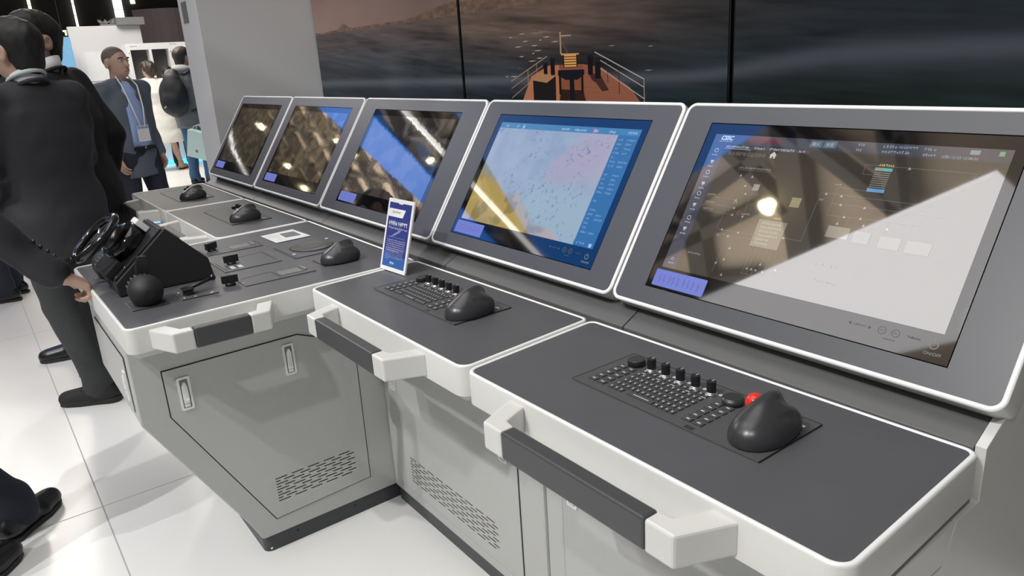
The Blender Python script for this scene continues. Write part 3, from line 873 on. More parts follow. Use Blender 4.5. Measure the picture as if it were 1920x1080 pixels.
for i in range(5):
    mo = thing('console_monitor', MDESC[i], 'monitor', group='console monitors in a row', mtx=MTX)
    monitors.append(mo)
    u0, u1 = UB[i] + 0.0025, UB[i + 1] - 0.0025
    poly = rnd(rect(u0, u1, 0.0, 0.485), 0.024, 8)
    b = MB(); b.sweep(poly, [(0.012, -0.075), (0.002, -0.066), (0.0, -0.055), (0.0, -0.003)], cap0=True, smooth=True)
    b.obj('housing', M_SILVER, mo)
    b = MB(); b.sweep(poly, [(0.0, -0.003), (0.001, -0.0008), (0.003, 0.0), (0.0062, 0.0), (0.0082, -0.0008), (0.0085, -0.004)], smooth=True)
    b.obj('edge_trim', M_RIM, mo)
    g0, g1 = GL[i]
    inner = inset(poly, 0.0084)
    # face plate with an opening for the glass
    gp = rect(g0, g1, 0.046, 0.437)
    n = len(inner)
    V = [(x, y, -0.0016) for x, y in inner] + [(x, y, -0.0016) for x, y in gp] + [(x, y, -0.006) for x, y in gp]
    q = n // 4; F = []
    arcs = [(-0.5, 0), (0, 0)]
    # inner is ordered from corner (u0,0) arc, (u1,0) arc, (u1,v1) arc, (u0,v1) arc
    for c in range(4):
        for k in range(q - 1):
            F.append((c * q + k, c * q + k + 1, n + c))
        F.append((c * q + q - 1, ((c + 1) % 4) * q, n + (c + 1) % 4, n + c))
        F.append((n + c, n + (c + 1) % 4, n + 4 + (c + 1) % 4, n + 4 + c))
    b = MB(); b.add(V, F); b.obj('face_plate', M_FACE, mo, fixn=False)
    b = MB(); b.box(g0 + 0.002, g1 - 0.002, 0.048, 0.435, -0.010, -0.0022)
    gl = b.obj('glass_panel', M_GLASS, mo)
    d0, d1, v0, v1 = g0 + 0.024, g1 - 0.021, 0.096, 0.411
    nx, ny = (260, 150) if i == 3 else (90, 50)
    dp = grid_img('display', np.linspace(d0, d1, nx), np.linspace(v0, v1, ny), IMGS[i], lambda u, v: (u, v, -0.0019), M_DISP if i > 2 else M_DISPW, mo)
    b = MB(); b.prism(rnd(rect(g0 + 0.015, g0 + 0.015 + 0.135, 0.0525, 0.0895), 0.002, 2), -0.0021, -0.0015); lb = b.obj('dimmer_label', M_LAB, mo)
    ik = Ink(lambda u, v, l: (u, v, -0.0013))
    r5 = random.Random(i)
    for k in range(9):
        x = g0 + 0.028 + 0.0125 * k + r5.uniform(0, 0.003)
        ik.rect(x, x + 0.0055, 0.0625 + r5.uniform(0, 0.004), 0.066 + r5.uniform(0, 0.012), (118, 124, 190))
        ik.rect(x, x + 0.002, 0.06, 0.08, (112, 116, 186))
    ik.obj('label_marks', M_INK, lb)
    ik = Ink(lambda u, v, l: (u, v, -0.0021 + 0.0001 + 0.00004 * l))
    g = (150, 150, 148) if i >= 3 else (60, 60, 60)
    uu = g1 - 0.03
    ik.ring((uu, 0.0755), 0.0062, 0.0014, g, 18, 0, 125, 415); ik.rect(uu - 0.0007, uu + 0.0007, 0.0765, 0.0845, g)
    ink_text(ik, 'ON/OFF', uu - 0.012, 0.0585, 0.0075, g)
    for du in (0.087, 0.109):
        ik.ring((g1 - du - 0.004, 0.0785), 0.0062, 0.0011, (112, 112, 112), 18)
        ik.words(g1 - du - 0.0075, 0.077, 0.006, 0.003, (112, 112, 112), 3)
    ik.words(g1 - 0.108, 0.0645, 0.02, 0.003, (100, 100, 100), 8); ik.words(g1 - 0.162, 0.0765, 0.02, 0.004, (105, 105, 105), 9)
    ik.poly([(g1 - 0.171, 0.078), (g1 - 0.166, 0.081), (g1 - 0.166, 0.075)], (105, 105, 105)); ik.poly([(g1 - 0.131, 0.078), (g1 - 0.136, 0.081), (g1 - 0.136, 0.075)], (105, 105, 105))
    ik.words(g1 - 0.072, 0.077, 0.02, 0.004, (90, 90, 90), 10)
    ik.obj('touch_buttons', M_INK, gl)
    b = MB(); b.prism([(0.475, 0.9065), (0.715, 1.262), (0.88, 1.262), (0.88, 0.9065)], u0 + 0.04, u1 - 0.04, axis='x')
    rh = b.obj('rear_housing', M_SILVER, mo); rh.matrix_parent_inverse = MTX.inverted()
    if i == 3:
        ik = Ink(lambda u, v, l: (u, v, -0.0017 + 0.00004 * l)); r5 = random.Random(11)
        wcol = (120, 150, 172)
        for k in range(22):
            if k in (7, 13, 15): continue
            v = 0.378 - 0.0118 * k
            ik.words(3.026, v, r5.uniform(0.008, 0.02), 0.006, wcol, k)
            if r5.random() < 0.75: ik.words(3.056, v, r5.uniform(0.01, 0.026), 0.006, wcol, k + 50)
        for u, w in ((2.548, 0.012), (2.60, 0.006), (2.632, 0.004), (2.80, 0.03), (2.855, 0.04), (2.93, 0.012), (2.985, 0.02), (3.05, 0.028)):
            ik.words(u, 0.397, w, 0.007, (170, 190, 200), int(u * 100))
        ik.rect(2.632, 2.634, 0.392, 0.408, (190, 205, 210)); ik.rect(2.628, 2.638, 0.399, 0.401, (190, 205, 210))
        ik.rect(2.925, 2.937, 0.396, 0.406, (190, 110, 110)); ik.rect(3.073, 3.083, 0.098, 0.108, (150, 175, 200)); ik.words(3.028, 0.101, 0.025, 0.007, wcol, 77)
        ik.line((2.545, 0.375), (2.552, 0.39), 0.0015, (120, 140, 160))
        ik.obj('chart_text', M_DISP, dp)
    if i == 4:
        ik = Ink(lambda u, v, l: (u, v, -0.0017 + 0.00004 * l))
        w1 = (176, 184, 196); w2 = (120, 118, 112); ln = (92, 94, 92)
        ink_text(ik, 'CSSC', 3.327, 0.3985, 0.0132, (190, 205, 225), 0.0006, 1, 1.0, 0.2)
        ik.words(3.325, 0.3935, 0.033, 0.0035, w1, 1)
        for u, s_ in ((3.538, '确认'), (3.566, '消音')):
            ik.rect(u, u + 0.026, 0.394, 0.4085, (92, 108, 118)); ink_text(ik, s_, u + 0.004, 0.398, 0.0085, (175, 190, 200), 0, 1)
        ik.rect(3.346, 3.545, 0.3795, 0.3865, (66, 66, 74))
        for u, w, q in ((3.348, 0.058, 1), (3.419, 0.024, 2), (3.455, 0.052, 3), (3.520, 0.014, 4)):
            ik.words(u, 0.381, w, 0.0055, w1, q, 1)
        ik.rect(3.346, 3.412, 0.3785, 0.3793, w1, 1)
        for k, (u, v, w) in enumerate([(3.632, 0.402, 0.012), (3.632, 0.392, 0.01), (3.68, 0.402, 0.06), (3.68, 0.392, 0.05), (3.752, 0.401, 0.018), (3.752, 0.391, 0.018), (3.79, 0.391, 0.004)]):
            ik.words(u, v, w, 0.006, (130, 142, 160), 20 + k, 1)
        ik.rect(3.825, 3.84, 0.399, 0.407, (130, 142, 150)); ik.rect(3.868, 3.876, 0.399, 0.407, (110, 160, 120))
        ink_text(ik, '2025-12-03 12:08:20', 3.783, 0.3895, 0.0068, (140, 150, 165), 0, 1)
        ink_text(ik, '热水锅炉管道监测系统', 3.360, 0.365, 0.0092, (112, 106, 98), 0, 1)
        ik.poly([(3.460, 0.371), (3.468, 0.379), (3.476, 0.371)], (200, 198, 190), 1); ik.rect(3.462, 3.474, 0.3645, 0.3715, (200, 198, 190), 1); ik.rect(3.466, 3.470, 0.3645, 0.3685, (80, 72, 64), 2)
        for k in range(8):
            v = (0.373, 0.346, 0.321, 0.294, 0.271, 0.244, 0.214, 0.188)[k]
            if k % 2 == 0: ik.ring((3.328, v), 0.0045, 0.0013, w1, 12, 1)
            else:
                ik.rect(3.324, 3.332, v - 0.001, v + 0.004, w1, 1); ik.rect(3.326, 3.33, v - 0.004, v - 0.002, w1, 1)
            ik.words(3.321, v - 0.0125, 0.013, 0.0038, w1, 60 + k, 1)
        ik.words(3.322, 0.106, 0.016, 0.004, w1, 99, 1); ik.ring((3.329, 0.118), 0.003, 0.001, w1, 10, 1)
        LN = [((3.400, 0.334), (3.476, 0.334), 0), ((3.349, 0.268), (3.428, 0.267), 0), ((3.352, 0.251), (3.428, 0.250), 0), ((3.354, 0.235), (3.429, 0.235), 0), ((3.409, 0.200), (3.50, 0.201), 0), ((3.409, 0.190), (3.50, 0.190), 0),
              ((3.662, 0.367), (3.846, 0.366), 0), ((3.662, 0.367), (3.662, 0.348), 0), ((3.662, 0.348), (3.684, 0.348), 0), ((3.846, 0.366), (3.846, 0.345), 0), ((3.599, 0.304), (3.80, 0.302), 0), ((3.599, 0.304), (3.597, 0.204), 0), ((3.597, 0.204), (3.556, 0.205), 0), ((3.627, 0.286), (3.82, 0.285), 0),
              ((3.627, 0.262), (3.80, 0.266), 0), ((3.627, 0.318), (3.627, 0.262), 0), ((3.627, 0.318), (3.69, 0.316), 0), ((3.652, 0.262), (3.652, 0.242), 0), ((3.67, 0.262), (3.668, 0.242), 0), ((3.70, 0.264), (3.70, 0.245), 0), ((3.74, 0.265), (3.74, 0.245), 0), ((3.78, 0.266), (3.78, 0.25), 0),
              ((3.41, 0.235), (3.405, 0.20), 0), ((3.455, 0.30), (3.455, 0.125), 0), ((3.505, 0.178), (3.503, 0.12), 0), ((3.515, 0.178), (3.513, 0.12), 0), ((3.526, 0.178), (3.524, 0.12), 0), ((3.538, 0.178), (3.536, 0.12), 0), ((3.55, 0.178), (3.548, 0.12), 0), ((3.50, 0.12), (3.55, 0.12), 0), ((3.44, 0.19), (3.436, 0.11), 0), ((3.52, 0.255), (3.517, 0.235), 0), ((3.413, 0.323), (3.413, 0.30), 0)]
        for a, c, _ in LN: ik.line(a, c, 0.0011, ln, 1)
        for u, v in ((3.413, 0.322), (3.441, 0.321), (3.441, 0.283), (3.433, 0.30), (3.425, 0.267), (3.428, 0.25), (3.43, 0.235), (3.42, 0.201), (3.44, 0.189), (3.46, 0.2), (3.56, 0.205), (3.61, 0.303), (3.64, 0.302), (3.645, 0.285), (3.69, 0.285), (3.74, 0.366), (3.66, 0.263), (3.652, 0.249), (3.69, 0.264), (3.70, 0.252), (3.742, 0.252), (3.455, 0.235), (3.455, 0.165), (3.452, 0.14), (3.51, 0.132), (3.52, 0.132), (3.53, 0.132), (3.545, 0.132), (3.437, 0.13), (3.46, 0.108), (3.535, 0.145), (3.57, 0.14)):
            ik.poly([(u - 0.003, v - 0.0025), (u + 0.003, v - 0.0025), (u, v + 0.003)], (150, 150, 146), 2)
        for u, v, w in ((3.402, 0.3365, 0.038), (3.445, 0.3365, 0.03), (3.35, 0.2705, 0.02), (3.352, 0.2535, 0.022), (3.354, 0.2375, 0.025), (3.45, 0.238, 0.02), (3.36, 0.137, 0.032), (3.68, 0.3185, 0.008), (3.62, 0.321, 0.008), (3.60, 0.288, 0.007), (3.56, 0.135, 0.008), (3.412, 0.185, 0.006), (3.42, 0.26, 0.01)):
            ik.words(u, v, w, 0.0048, (142, 136, 124), int(u * 1000), 2)
        ik.ring((3.443, 0.240), 0.004, 0.001, (150, 70, 70), 12, 2)
        ik.rect(3.452, 3.466, 0.292, 0.306, (150, 144, 134), 1); ik.rect(3.546, 3.566, 0.268, 0.288, (142, 132, 104), 1); ik.words(3.549, 0.277, 0.012, 0.005, (170, 150, 70), 6, 2)
        ik.words(3.524, 0.2385, 0.016, 0.0045, (190, 180, 80), 7, 2)
        ik.rect(3.495, 3.557, 0.178, 0.235, (118, 118, 104), 1)
        for k in range(6): ik.words(3.503, 0.226 - 0.0085 * k, 0.042 if k < 4 else 0.028, 0.0045, (168, 170, 160), 30 + k, 2)
        ik.words(3.686, 0.366, 0.026, 0.005, (190, 185, 110), 41, 2); ik.rect(3.681, 3.697, 0.357, 0.363, (130, 150, 140), 2); ik.rect(3.697, 3.712, 0.357, 0.363, (90, 170, 170), 2)
        for k in range(8): ik.rect(3.682, 3.711, 0.3245 + 0.004 * k, 0.3262 + 0.004 * k, (125, 122, 114), 2)
        ik.rect(3.681, 3.712, 0.316, 0.3225, (100, 150, 205), 2)
        for u, v, w in ((3.638, 0.221, 0.042), (3.689, 0.218, 0.03), (3.736, 0.216, 0.036), (3.782, 0.215, 0.04)):
            ik.rect(u, u + w, v, v + 0.022, (128, 126, 120) if u < 3.65 else (92, 90, 86), 1)
        ik.words(3.64, 0.165, 0.04, 0.005, (110, 108, 104), 51, 1); ik.words(3.65, 0.135, 0.04, 0.005, (110, 108, 104), 52, 1)
        ik.obj('pipe_diagram', M_DISP, dp)

# ------------------------------------------------------------------ control modules on the desks
def key_mesh(w, d):
    b = MB(); b.box(-w / 2, w / 2, -d / 2, d / 2, 0, 0.0022, 0)
    b.add([(-w * 0.2, -d * 0.12, 0.0024), (w * 0.2, -d * 0.12, 0.0024), (w * 0.2, d * 0.12, 0.0024), (-w * 0.2, d * 0.12, 0.0024)], [(0, 1, 2, 3)], 1)
    o = b.obj('key', [M_KEY, M_LEGEND], fixn=False); me = o.data; bpy.data.objects.remove(o)
    return me
KM = key_mesh(0.0172, 0.0135); KS = key_mesh(0.0096, 0.0128)
def space_mesh():
    b = MB(); b.box(-0.028, 0.028, -0.006, 0.006, 0, 0.0022, 0)
    b.add([(-0.018, -0.001, 0.0024), (0.018, -0.001, 0.0024), (0.018, 0.001, 0.0024), (-0.018, 0.001, 0.0024)], [(0, 1, 2, 3)], 1)
    o = b.obj('key', [M_KEY, M_LEGEND], fixn=False); me = o.data; bpy.data.objects.remove(o); return me
KSP = space_mesh()
def knob_mb():
    b = MB(); b.cyl((0, 0, 0), (0, 0, 0.004), 0.0118, 0.0105, 20, 1); b.cyl((0, 0, 0.004), (0, 0, 0.006), 0.0103, 0.0085, 20, 1)
    k = MB()
    n = 28; pts = [((0.0078 if j % 2 else 0.0084) * math.cos(2 * math.pi * j / n), (0.0078 if j % 2 else 0.0084) * math.sin(2 * math.pi * j / n)) for j in range(n)]
    k.prism(pts, 0.006, 0.0255)
    k.box(-0.0008, 0.0008, 0.001, 0.0082, 0.0255, 0.0259, 1)
    return b, k
def keyboard(cx, cy, label, small):
    t = thing('control_keyboard', label, 'keyboard', (cx, cy, H), 'flush keyboards on the console tops')
    b = MB(); b.prism(rnd(rect(-0.204, 0.204, -0.083, 0.083), 0.002, 2), -0.0006, 0.0012); b.obj('panel', M_PANEL, t)
    b = MB()
    for a, c in (((-0.204, -0.083), (-0.204, 0.083)), ((-0.204, 0.083), (0.204, 0.083)), ((0.204, 0.083), (0.204, -0.083))):
        b.beam((*a, 0.0011), (*c, 0.0011), 0.0016, 0.0008)
    b.obj('panel_joint', M_DARK, t)
    K = []
    for r in range(5):
        for c in range(2):
            K.append((KM, -0.174 + 0.0225 * c, -0.055 + 0.0187 * r)); K.append((KM, 0.0495 + 0.0225 * c, -0.055 + 0.0187 * r))
    for r in range(6):
        for c in range(13):
            if r == 0 and 3 <= c <= 8: continue
            K.append((KS, -0.1265 + 0.0119 * c, -0.055 + 0.0175 * r))
    K.append((KSP, -0.0555, -0.055))
    if small:
        b = MB()
        for me, x, y in K:
            w = 0.006 if me is KS else 0.011
            b.add([(x - w * 0.5, y - 0.002, 0.0016), (x + w * 0.5, y - 0.002, 0.0016), (x + w * 0.5, y + 0.002, 0.0016), (x - w * 0.5, y + 0.002, 0.0016)], [(0, 1, 2, 3)])
        tag(b.obj('keys', M_LEGENDG, t, fixn=False), kind='stuff')
    else:
        for me, x, y in K:
            o = bpy.data.objects.new('key', me); COL.objects.link(o); o.parent = t; o.location = (x, y, 0.0012)
    for k in range(5):
        sk, kb = knob_mb(); x = -0.1215 + 0.0348 * k
        o = kb.obj('knob', [M_BLACK, M_LEGEND], t, fixn=False); o.location = (x, 0.0445, 0.0012)
        s_ = sk.obj('knob_skirt', [M_BLACK, M_CHROME], o)
        bb = MB(); bb.cyl((0, 0, 0.0012), (0, 0, 0.0016), 0.0042, n=10); q = bb.obj('indicator', M_LEGEND, t); q.location = (x + 0.0135, 0.0535, 0)
        bb = MB(); bb.box(-0.005, 0.005, -0.0018, 0.0018, 0.0012, 0.0016); q = bb.obj('indicator', M_LEGEND, t); q.location = (x - 0.002, 0.0255, 0)
    for x, y, r in ((-0.162, 0.046, 0.0172), (0.064, 0.043, 0.0185)):
        bb = MB(); bb.cyl((0, 0, 0), (0, 0, 0.011), r, r, 28); bb.cyl((0, 0, 0.011), (0, 0, 0.0125), r, r - 0.0018, 28); bb.cyl((0, 0, 0.0125), (0, 0, 0.0128), r - 0.0018, r - 0.003, 28)
        o = bb.obj('jog_knob', M_GRAPH, t); o.location = (x, y, 0.0012)
    bb = MB(); bb.box(0.178, 0.192, 0.0515, 0.0575, 0.0012, 0.003); bb.obj('usb_port', M_LEGEND, t, bevel=0.0008)
    bb = MB(); bb.box(0.174, 0.184, 0.038, 0.041, 0.0012, 0.0015); bb.obj('usb_mark', M_BLACK, t)
    for k in range(2):
        bb = MB(); bb.box(0.060, 0.078, -0.079 + 0.005 * k, -0.076 + 0.005 * k, 0.0012, 0.0014); bb.obj('key_mark', M_BLACK, t)
    return t
KBX = [0.30, 1.115, None, 2.768, 3.587]
keyboard(KBX[4], 0.21, 'keyboard with knobs on the nearest desk, next to the trackball with the red ball', False)
keyboard(KBX[3], 0.21, 'keyboard with knobs on the middle desk, in front of the small blue sign', False)
keyboard(KBX[1], 0.205, 'faint keyboard on the second farthest desk top', True)
keyboard(KBX[0], 0.20, 'faint keyboard on the farthest desk top', True)

def trackball(cx, cy, label, red, rz=0.0):
    t = thing('trackball', label, 'trackball', (cx, cy, H + 0.0012), 'black trackballs on the console tops')
    t.rotation_euler = (0, 0, rz)
    f = SDF((-0.07, -0.085, -0.01), (0.07, 0.085, 0.08), 0.0028)
    f.ell((0.0, -0.010, 0.006), (0.043, 0.056, 0.040), 0)
    f.ell((-0.002, 0.012, 0.022), (0.027, 0.040, 0.040), 0.018)
    f.ell((0.022, 0.022, 0.016), (0.020, 0.036, 0.030), 0.012)
    f.ell((-0.006, 0.030, 0.046), (0.011, 0.020, 0.017), 0.010)
    f.cone((0.050, 0.060, 0.030), (0.034, 0.0, 0.044), 0.007, 0.004, 0.008, sub=True)
    f.cone((0.012, 0.07, 0.066), (0.012, 0.006, 0.062), 0.008, 0.004, 0.006, sub=True)
    f.ell((-0.040, 0.036, 0.028), (0.020, 0.021, 0.022), 0.008, sub=True)
    f.plane((0, 0, -1), 0.0)
    V, F = f.mesh()
    sdf_obj('palm_rest', [(V, F)], M_GRAPH, t)
    b = MB(); b.cyl((-0.040, 0.034, 0.0), (-0.040, 0.034, 0.014), 0.020, 0.0165, 20); b.obj('ball_socket', M_BLACK, t)
    b = MB(); b.sphere((-0.040, 0.034, 0.0285), 0.0165, 20, 12); b.obj('ball', M_RED if red else M_GLOSSB, t)
    b = MB(); b.box(-0.012, 0.012, 0.046, 0.056, 0.0, 0.018); b.obj('button', M_BLACK, t, bevel=0.003)
    return t
trackball(3.748, 0.200, 'black trackball with a glowing red ball on the nearest desk', True)
trackball(2.934, 0.196, 'black trackball right of the keyboard on the middle desk', False)
trackball(2.209, 0.192, 'black trackball on the steering desk, beside the round jog dial', False)
trackball(1.262, 0.198, 'black trackball on the second farthest desk', False)
trackball(0.462, 0.196, 'black trackball on the farthest desk', False)

# small blue sign stand
sg = thing('sign_stand', 'small upright blue printed sign in a white stand on the middle desk', 'sign', (2.386, 0.241, H + 0.0008))
D = Vector((0.135, 0.009, 0)).normalized(); N = Vector((D.y, -D.x, 0))
ta = math.atan2(0.0595, 0.202); UPV = Vector((0, math.sin(ta), math.cos(ta)))
UPV = (UPV - D * UPV.dot(D)).normalized(); NN = D.cross(UPV).normalized()
sg.matrix_world = Matrix(((D.x, UPV.x, NN.x, 2.386), (D.y, UPV.y, NN.y, 0.241), (D.z, UPV.z, NN.z, H + 0.002), (0, 0, 0, 1)))
b = MB(); b.prism(rnd(rect(0, 0.1355, 0, 0.211), 0.004, 4), -0.003, 0.003); fr = b.obj('frame', M_WHITE, sg, bevel=0.001)
b = MB(); b.prism(rnd([(0.052, 0.207), (0.085, 0.207), (0.078, 0.197), (0.059, 0.197)], 0.002, 3), 0.003, 0.0034); b.obj('finger_notch', M_WHITE, sg)
b = MB(); b.box(0.009, 0.1265, 0.01, 0.2, 0.003, 0.0032); card = b.obj('printed_card', M_PRINTB, sg)
b = MB(); b.prism([(0.009, 0.01), (0.1265, 0.01), (0.1265, 0.045), (0.06, 0.040), (0.009, 0.055)], 0.0032, 0.00335); b.obj('lower_print', M_PRINTB2, card)
b = MB(); b.prism([(0.004, 0.158), (0.086, 0.158), (0.098, 0.182), (0.004, 0.182)], 0.0032, 0.0036); b.obj('title_patch', M_WHITE, card)
M_PINK = mat('sign_print_ink', (0, 0, 0), 0.5, spec=0.2)
nt = M_PINK.node_tree; a_ = nt.nodes.new('ShaderNodeAttribute'); a_.attribute_name = 'img'; nt.links.new(a_.outputs['Color'], nt.nodes['Principled BSDF'].inputs['Base Color'])
ik = Ink(lambda u, v, l: (u, v, 0.0037 + 0.0001 * l))
ik.words(0.028, 0.169, 0.045, 0.007, (70, 74, 110), 1)
ik.words(0.018, 0.133, 0.098, 0.0125, (214, 216, 232), 2); ik.words(0.018, 0.137, 0.098, 0.0105, (214, 216, 232), 22); ik.words(0.018, 0.122, 0.098, 0.007, (190, 194, 220), 3)
ik.poly([(0.03, 0.098), (0.05, 0.101), (0.084, 0.116), (0.072, 0.117), (0.06, 0.113), (0.045, 0.104)], (128, 136, 178)); ik.poly([(0.066, 0.113), (0.084, 0.118), (0.086, 0.122), (0.072, 0.12)], (150, 156, 190))
ik.line((0.018, 0.098), (0.112, 0.0985), 0.0008, (150, 156, 190))
for k in range(6): ik.words(0.019, 0.088 - 0.0062 * k, 0.095 if k < 5 else 0.07, 0.0042, (188, 192, 222), 10 + k)
for k in range(7): ik.words(0.018, 0.0465 + 0.036 - 0.031 - 0.0001 - 0.0052 * k + 0.012, 0.095 if k < 6 else 0.022, 0.0036, (170, 178, 214), 30 + k)
ik.words(0.05, 0.018, 0.022, 0.0085, (210, 216, 230), 51); ik.words(0.05, 0.019, 0.022, 0.0075, (210, 216, 230), 52)
ik.obj('print', M_PINK, card)
b = MB(); b.box(0.0, 0.1355, -0.0025, 0.0, -0.052, 0.003)
ft = b.obj('foot', M_WHITE, sg, bevel=0.0008)
ft.rotation_euler = (-ta, 0, 0)

# sheet of paper on the steering desk
b = MB(); b.prism([(1.617, 0.261), (1.632, 0.132), (1.791, 0.135), (1.782, 0.267)], H + 0.0004, H + 0.0012)
pp = tag(b.obj('paper_notice', M_PAPER), 'white notice with a grey picture lying on the steering desk', 'paper')
b = MB(); b.prism([(1.656, 0.250), (1.655, 0.195), (1.736, 0.190), (1.742, 0.247)], H + 0.0012, H + 0.0015); b.obj('picture', M_PRINTG, pp)
ik = Ink(lambda u, v, l: (u, v, H + 0.0014))
for k in range(5): ik.words(1.655, 0.176 - 0.009 * k, 0.05, 0.005, (188, 188, 188), k)
ik.words(1.735, 0.16, 0.03, 0.006, (188, 188, 188), 8); ik.obj('print', M_PINK, pp)

# flush modules on the steering desk
def rot_knob(x, y, label, rz):
    t = thing('rotary_switch', label, 'knob', (x, y, H + 0.0008), 'black rotary switches on the steering desk'); t.rotation_euler = (0, 0, rz)
    b = MB(); b.cyl((0, 0, 0), (0, 0, 0.007), 0.015, 0.0135, 20); b.obj('skirt', M_BLACK, t)
    b = MB(); b.prism(rnd([(-0.007, -0.023), (0.007, -0.023), (0.0055, 0.023), (-0.0055, 0.023)], 0.002, 3), 0.006, 0.029); b.obj('bar_grip', M_BLACK, t, bevel=0.0015)
    b = MB(); b.box(-0.0008, 0.0008, 0.004, 0.022, 0.029, 0.0293); b.obj('pointer', M_LEGEND, t)
    return t
def outline(parent, pts, w=0.0022, m=None):
    b = MB()
    for a, c in zip(pts[:-1], pts[1:]): b.beam((*a, 0.0008), (*c, 0.0008), w, 0.0008)
    return b.obj('joint', m or M_DARK, parent)
def module(name, label, x0, x1, y0, y1):
    t = thing(name, label, 'control panel', ((x0 + x1) / 2, (y0 + y1) / 2, H + 0.0001), 'flush control modules on the steering desk')
    hx, hy = (x1 - x0) / 2, (y1 - y0) / 2
    b = MB(); b.box(-hx, hx, -hy, hy, -0.0006, 0.0008); b.obj('plate', M_SLATE, t)
    return t, (lambda x, y: (x - (x0 + x1) / 2, y - (y0 + y1) / 2))
def lcd(t, P, x0, x1, y0, y1):
    a = P(x0, y0); c = P(x1, y1)
    b = MB(); b.box(a[0] - 0.003, c[0] + 0.003, a[1] - 0.003, c[1] + 0.003, 0.0008, 0.0013); b.obj('lcd_frame', M_PANEL, t)
    b = MB(); b.box(a[0], c[0], a[1], c[1], 0.0013, 0.0016); b.obj('lcd_window', M_LCD, t)
def slab(t, P, x0, x1, y0, y1, m, name='button', h=0.003):
    a = P(x0, y0); c = P(x1, y1)
    b = MB(); b.box(a[0], c[0], a[1], c[1], 0.0008, 0.0008 + h); return b.obj(name, m, t, bevel=0.0006)
t, P = module('control_module', 'flush module with a grey display, nearest the two rear desks', 1.672, 1.782, -0.10, 0.09)
lcd(t, P, 1.702, 1.757, -0.009, 0.057); slab(t, P, 1.700, 1.752, 0.066, 0.073, M_LEGENDG); outline(t, [P(1.686, 0.088), P(1.762, 0.088)])
for k in range(3): slab(t, P, 1.728 + 0.014 * (k % 2), 1.735 + 0.014 * (k % 2), -0.07 + 0.016 * k, -0.062 + 0.016 * k, M_LEGENDG, 'mark', 0.0003)
rot_knob(1.714, -0.068, 'black rotary switch on the module nearest the rear desks', 0.5)
t, P = module('control_module', 'flush empty module with dark outline in the middle of the steering desk', 1.872, 2.052, -0.122, 0.058)
outline(t, [P(1.894, -0.035), P(1.882, 0.049), P(2.026, 0.05)]); outline(t, [P(1.915, -0.114), P(2.042, -0.112)], 0.0018)
for y in (-0.094, -0.070): slab(t, P, 1.992, 2.028, y, y + 0.014, M_LEGEND, 'label_plate', 0.0004)
slab(t, P, 1.900, 1.912, -0.092, -0.072, M_LEGENDG, 'mark', 0.0003); slab(t, P, 1.94, 1.975, -0.044, -0.040, M_LEGENDG, 'mark', 0.0003); slab(t, P, 1.90, 1.975, 0.066 - 0.01, 0.069 - 0.012, M_LEGENDG)
rot_knob(1.958, -0.074, 'black rotary switch above two white labels in mid desk', 0.05)
t, P = module('control_module', 'flush module with a grey display, closest to the right edge of the steering desk', 2.150, 2.256, -0.125, 0.09)
lcd(t, P, 2.178, 2.228, -0.008, 0.058); slab(t, P, 2.172, 2.222, 0.068, 0.075, M_LEGENDG); outline(t, [P(2.172, -0.112), P(2.160, -0.018), P(2.243, -0.016)])
slab(t, P, 2.205, 2.22, -0.122, -0.114, M_LEGENDG, 'mark', 0.0003)
rot_knob(2.203, -0.152, 'black rotary switch near the right edge of the steering desk', -0.15)
t, P = module('jog_dial', 'round flat jog dial in a square module on the steering desk', 1.858, 2.062, 0.098, 0.296)
t['category'] = 'dial'; del t['group']
c = P(1.948, 0.203)
b = MB(); b.cyl((c[0], c[1], 0.0008), (c[0], c[1], 0.0012), 0.0755, n=40); b.obj('dial_gap', M_DARK, t)
b = MB(); b.cyl((c[0], c[1], 0.0008), (c[0], c[1], 0.0035), 0.073, 0.070, 40); b.obj('dial_ring', M_GRAPH, t)
b = MB(); b.cyl((c[0], c[1], 0.0036), (c[0], c[1], 0.0042), 0.040, 0.038, 32); b.obj('dial_hub', M_PANEL, t)
for x, y in ((2.015, 0.114), (1.884, 0.285)): slab(t, P, x - 0.008, x + 0.008, y - 0.004, y + 0.004, M_LEGEND)
outline(t, [P(2.058, 0.102), P(1.862, 0.102)], 0.0018)
b = MB(); b.beam((2.134, 0.129, H + 0.0004), (2.24, 0.129, H + 0.0004), 0.002, 0.0008)
b.obj('panel_joint', M_DARK, stations[2])

# joystick style lever
t = thing('control_lever', 'small black lever with a ball tip near the right edge of the steering desk', 'lever', (2.208, -0.249, H + 0.0003))
b = MB(); b.box(-0.046, 0.046, -0.05, 0.05, 0, 0.0012); b.obj('lever_plate', M_PANEL, t)
b = MB()
for a, c in (((-0.046, -0.05), (0.046, -0.05)), ((0.046, -0.05), (0.046, 0.05)), ((-0.046, -0.05), (-0.046, 0.05))): b.beam((*a, 0.0014), (*c, 0.0014), 0.0012, 0.0006)
b.obj('plate_outline', M_LEGENDG, t)
b = MB(); b.cyl((0.002, -0.022, 0.001), (0.002, -0.022, 0.014), 0.015, 0.014, 16); b.box(-0.014, 0.018, -0.037, -0.008, 0.014, 0.021); b.obj('lever_base', M_BLACK, t, bevel=0.002)
b = MB(); b.cyl((0.002, -0.024, 0.018), (0.0, 0.046, 0.032), 0.0062, 0.0042, 12); b.obj('lever_arm', M_BLACK, t)
b = MB(); b.sphere((0.0, 0.050, 0.0345), 0.0088, 16, 10); b.obj('ball_tip', M_GLOSSB, t)
for x, y in ((-0.036, -0.04), (0.03, -0.04), (0.036, -0.012), (0.03, 0.036), (0.038, 0.03)):
    b = MB(); b.box(x - 0.004, x + 0.004, y - 0.002, y + 0.002, 0.0012, 0.0016); b.obj('mark', M_LEGEND, t)

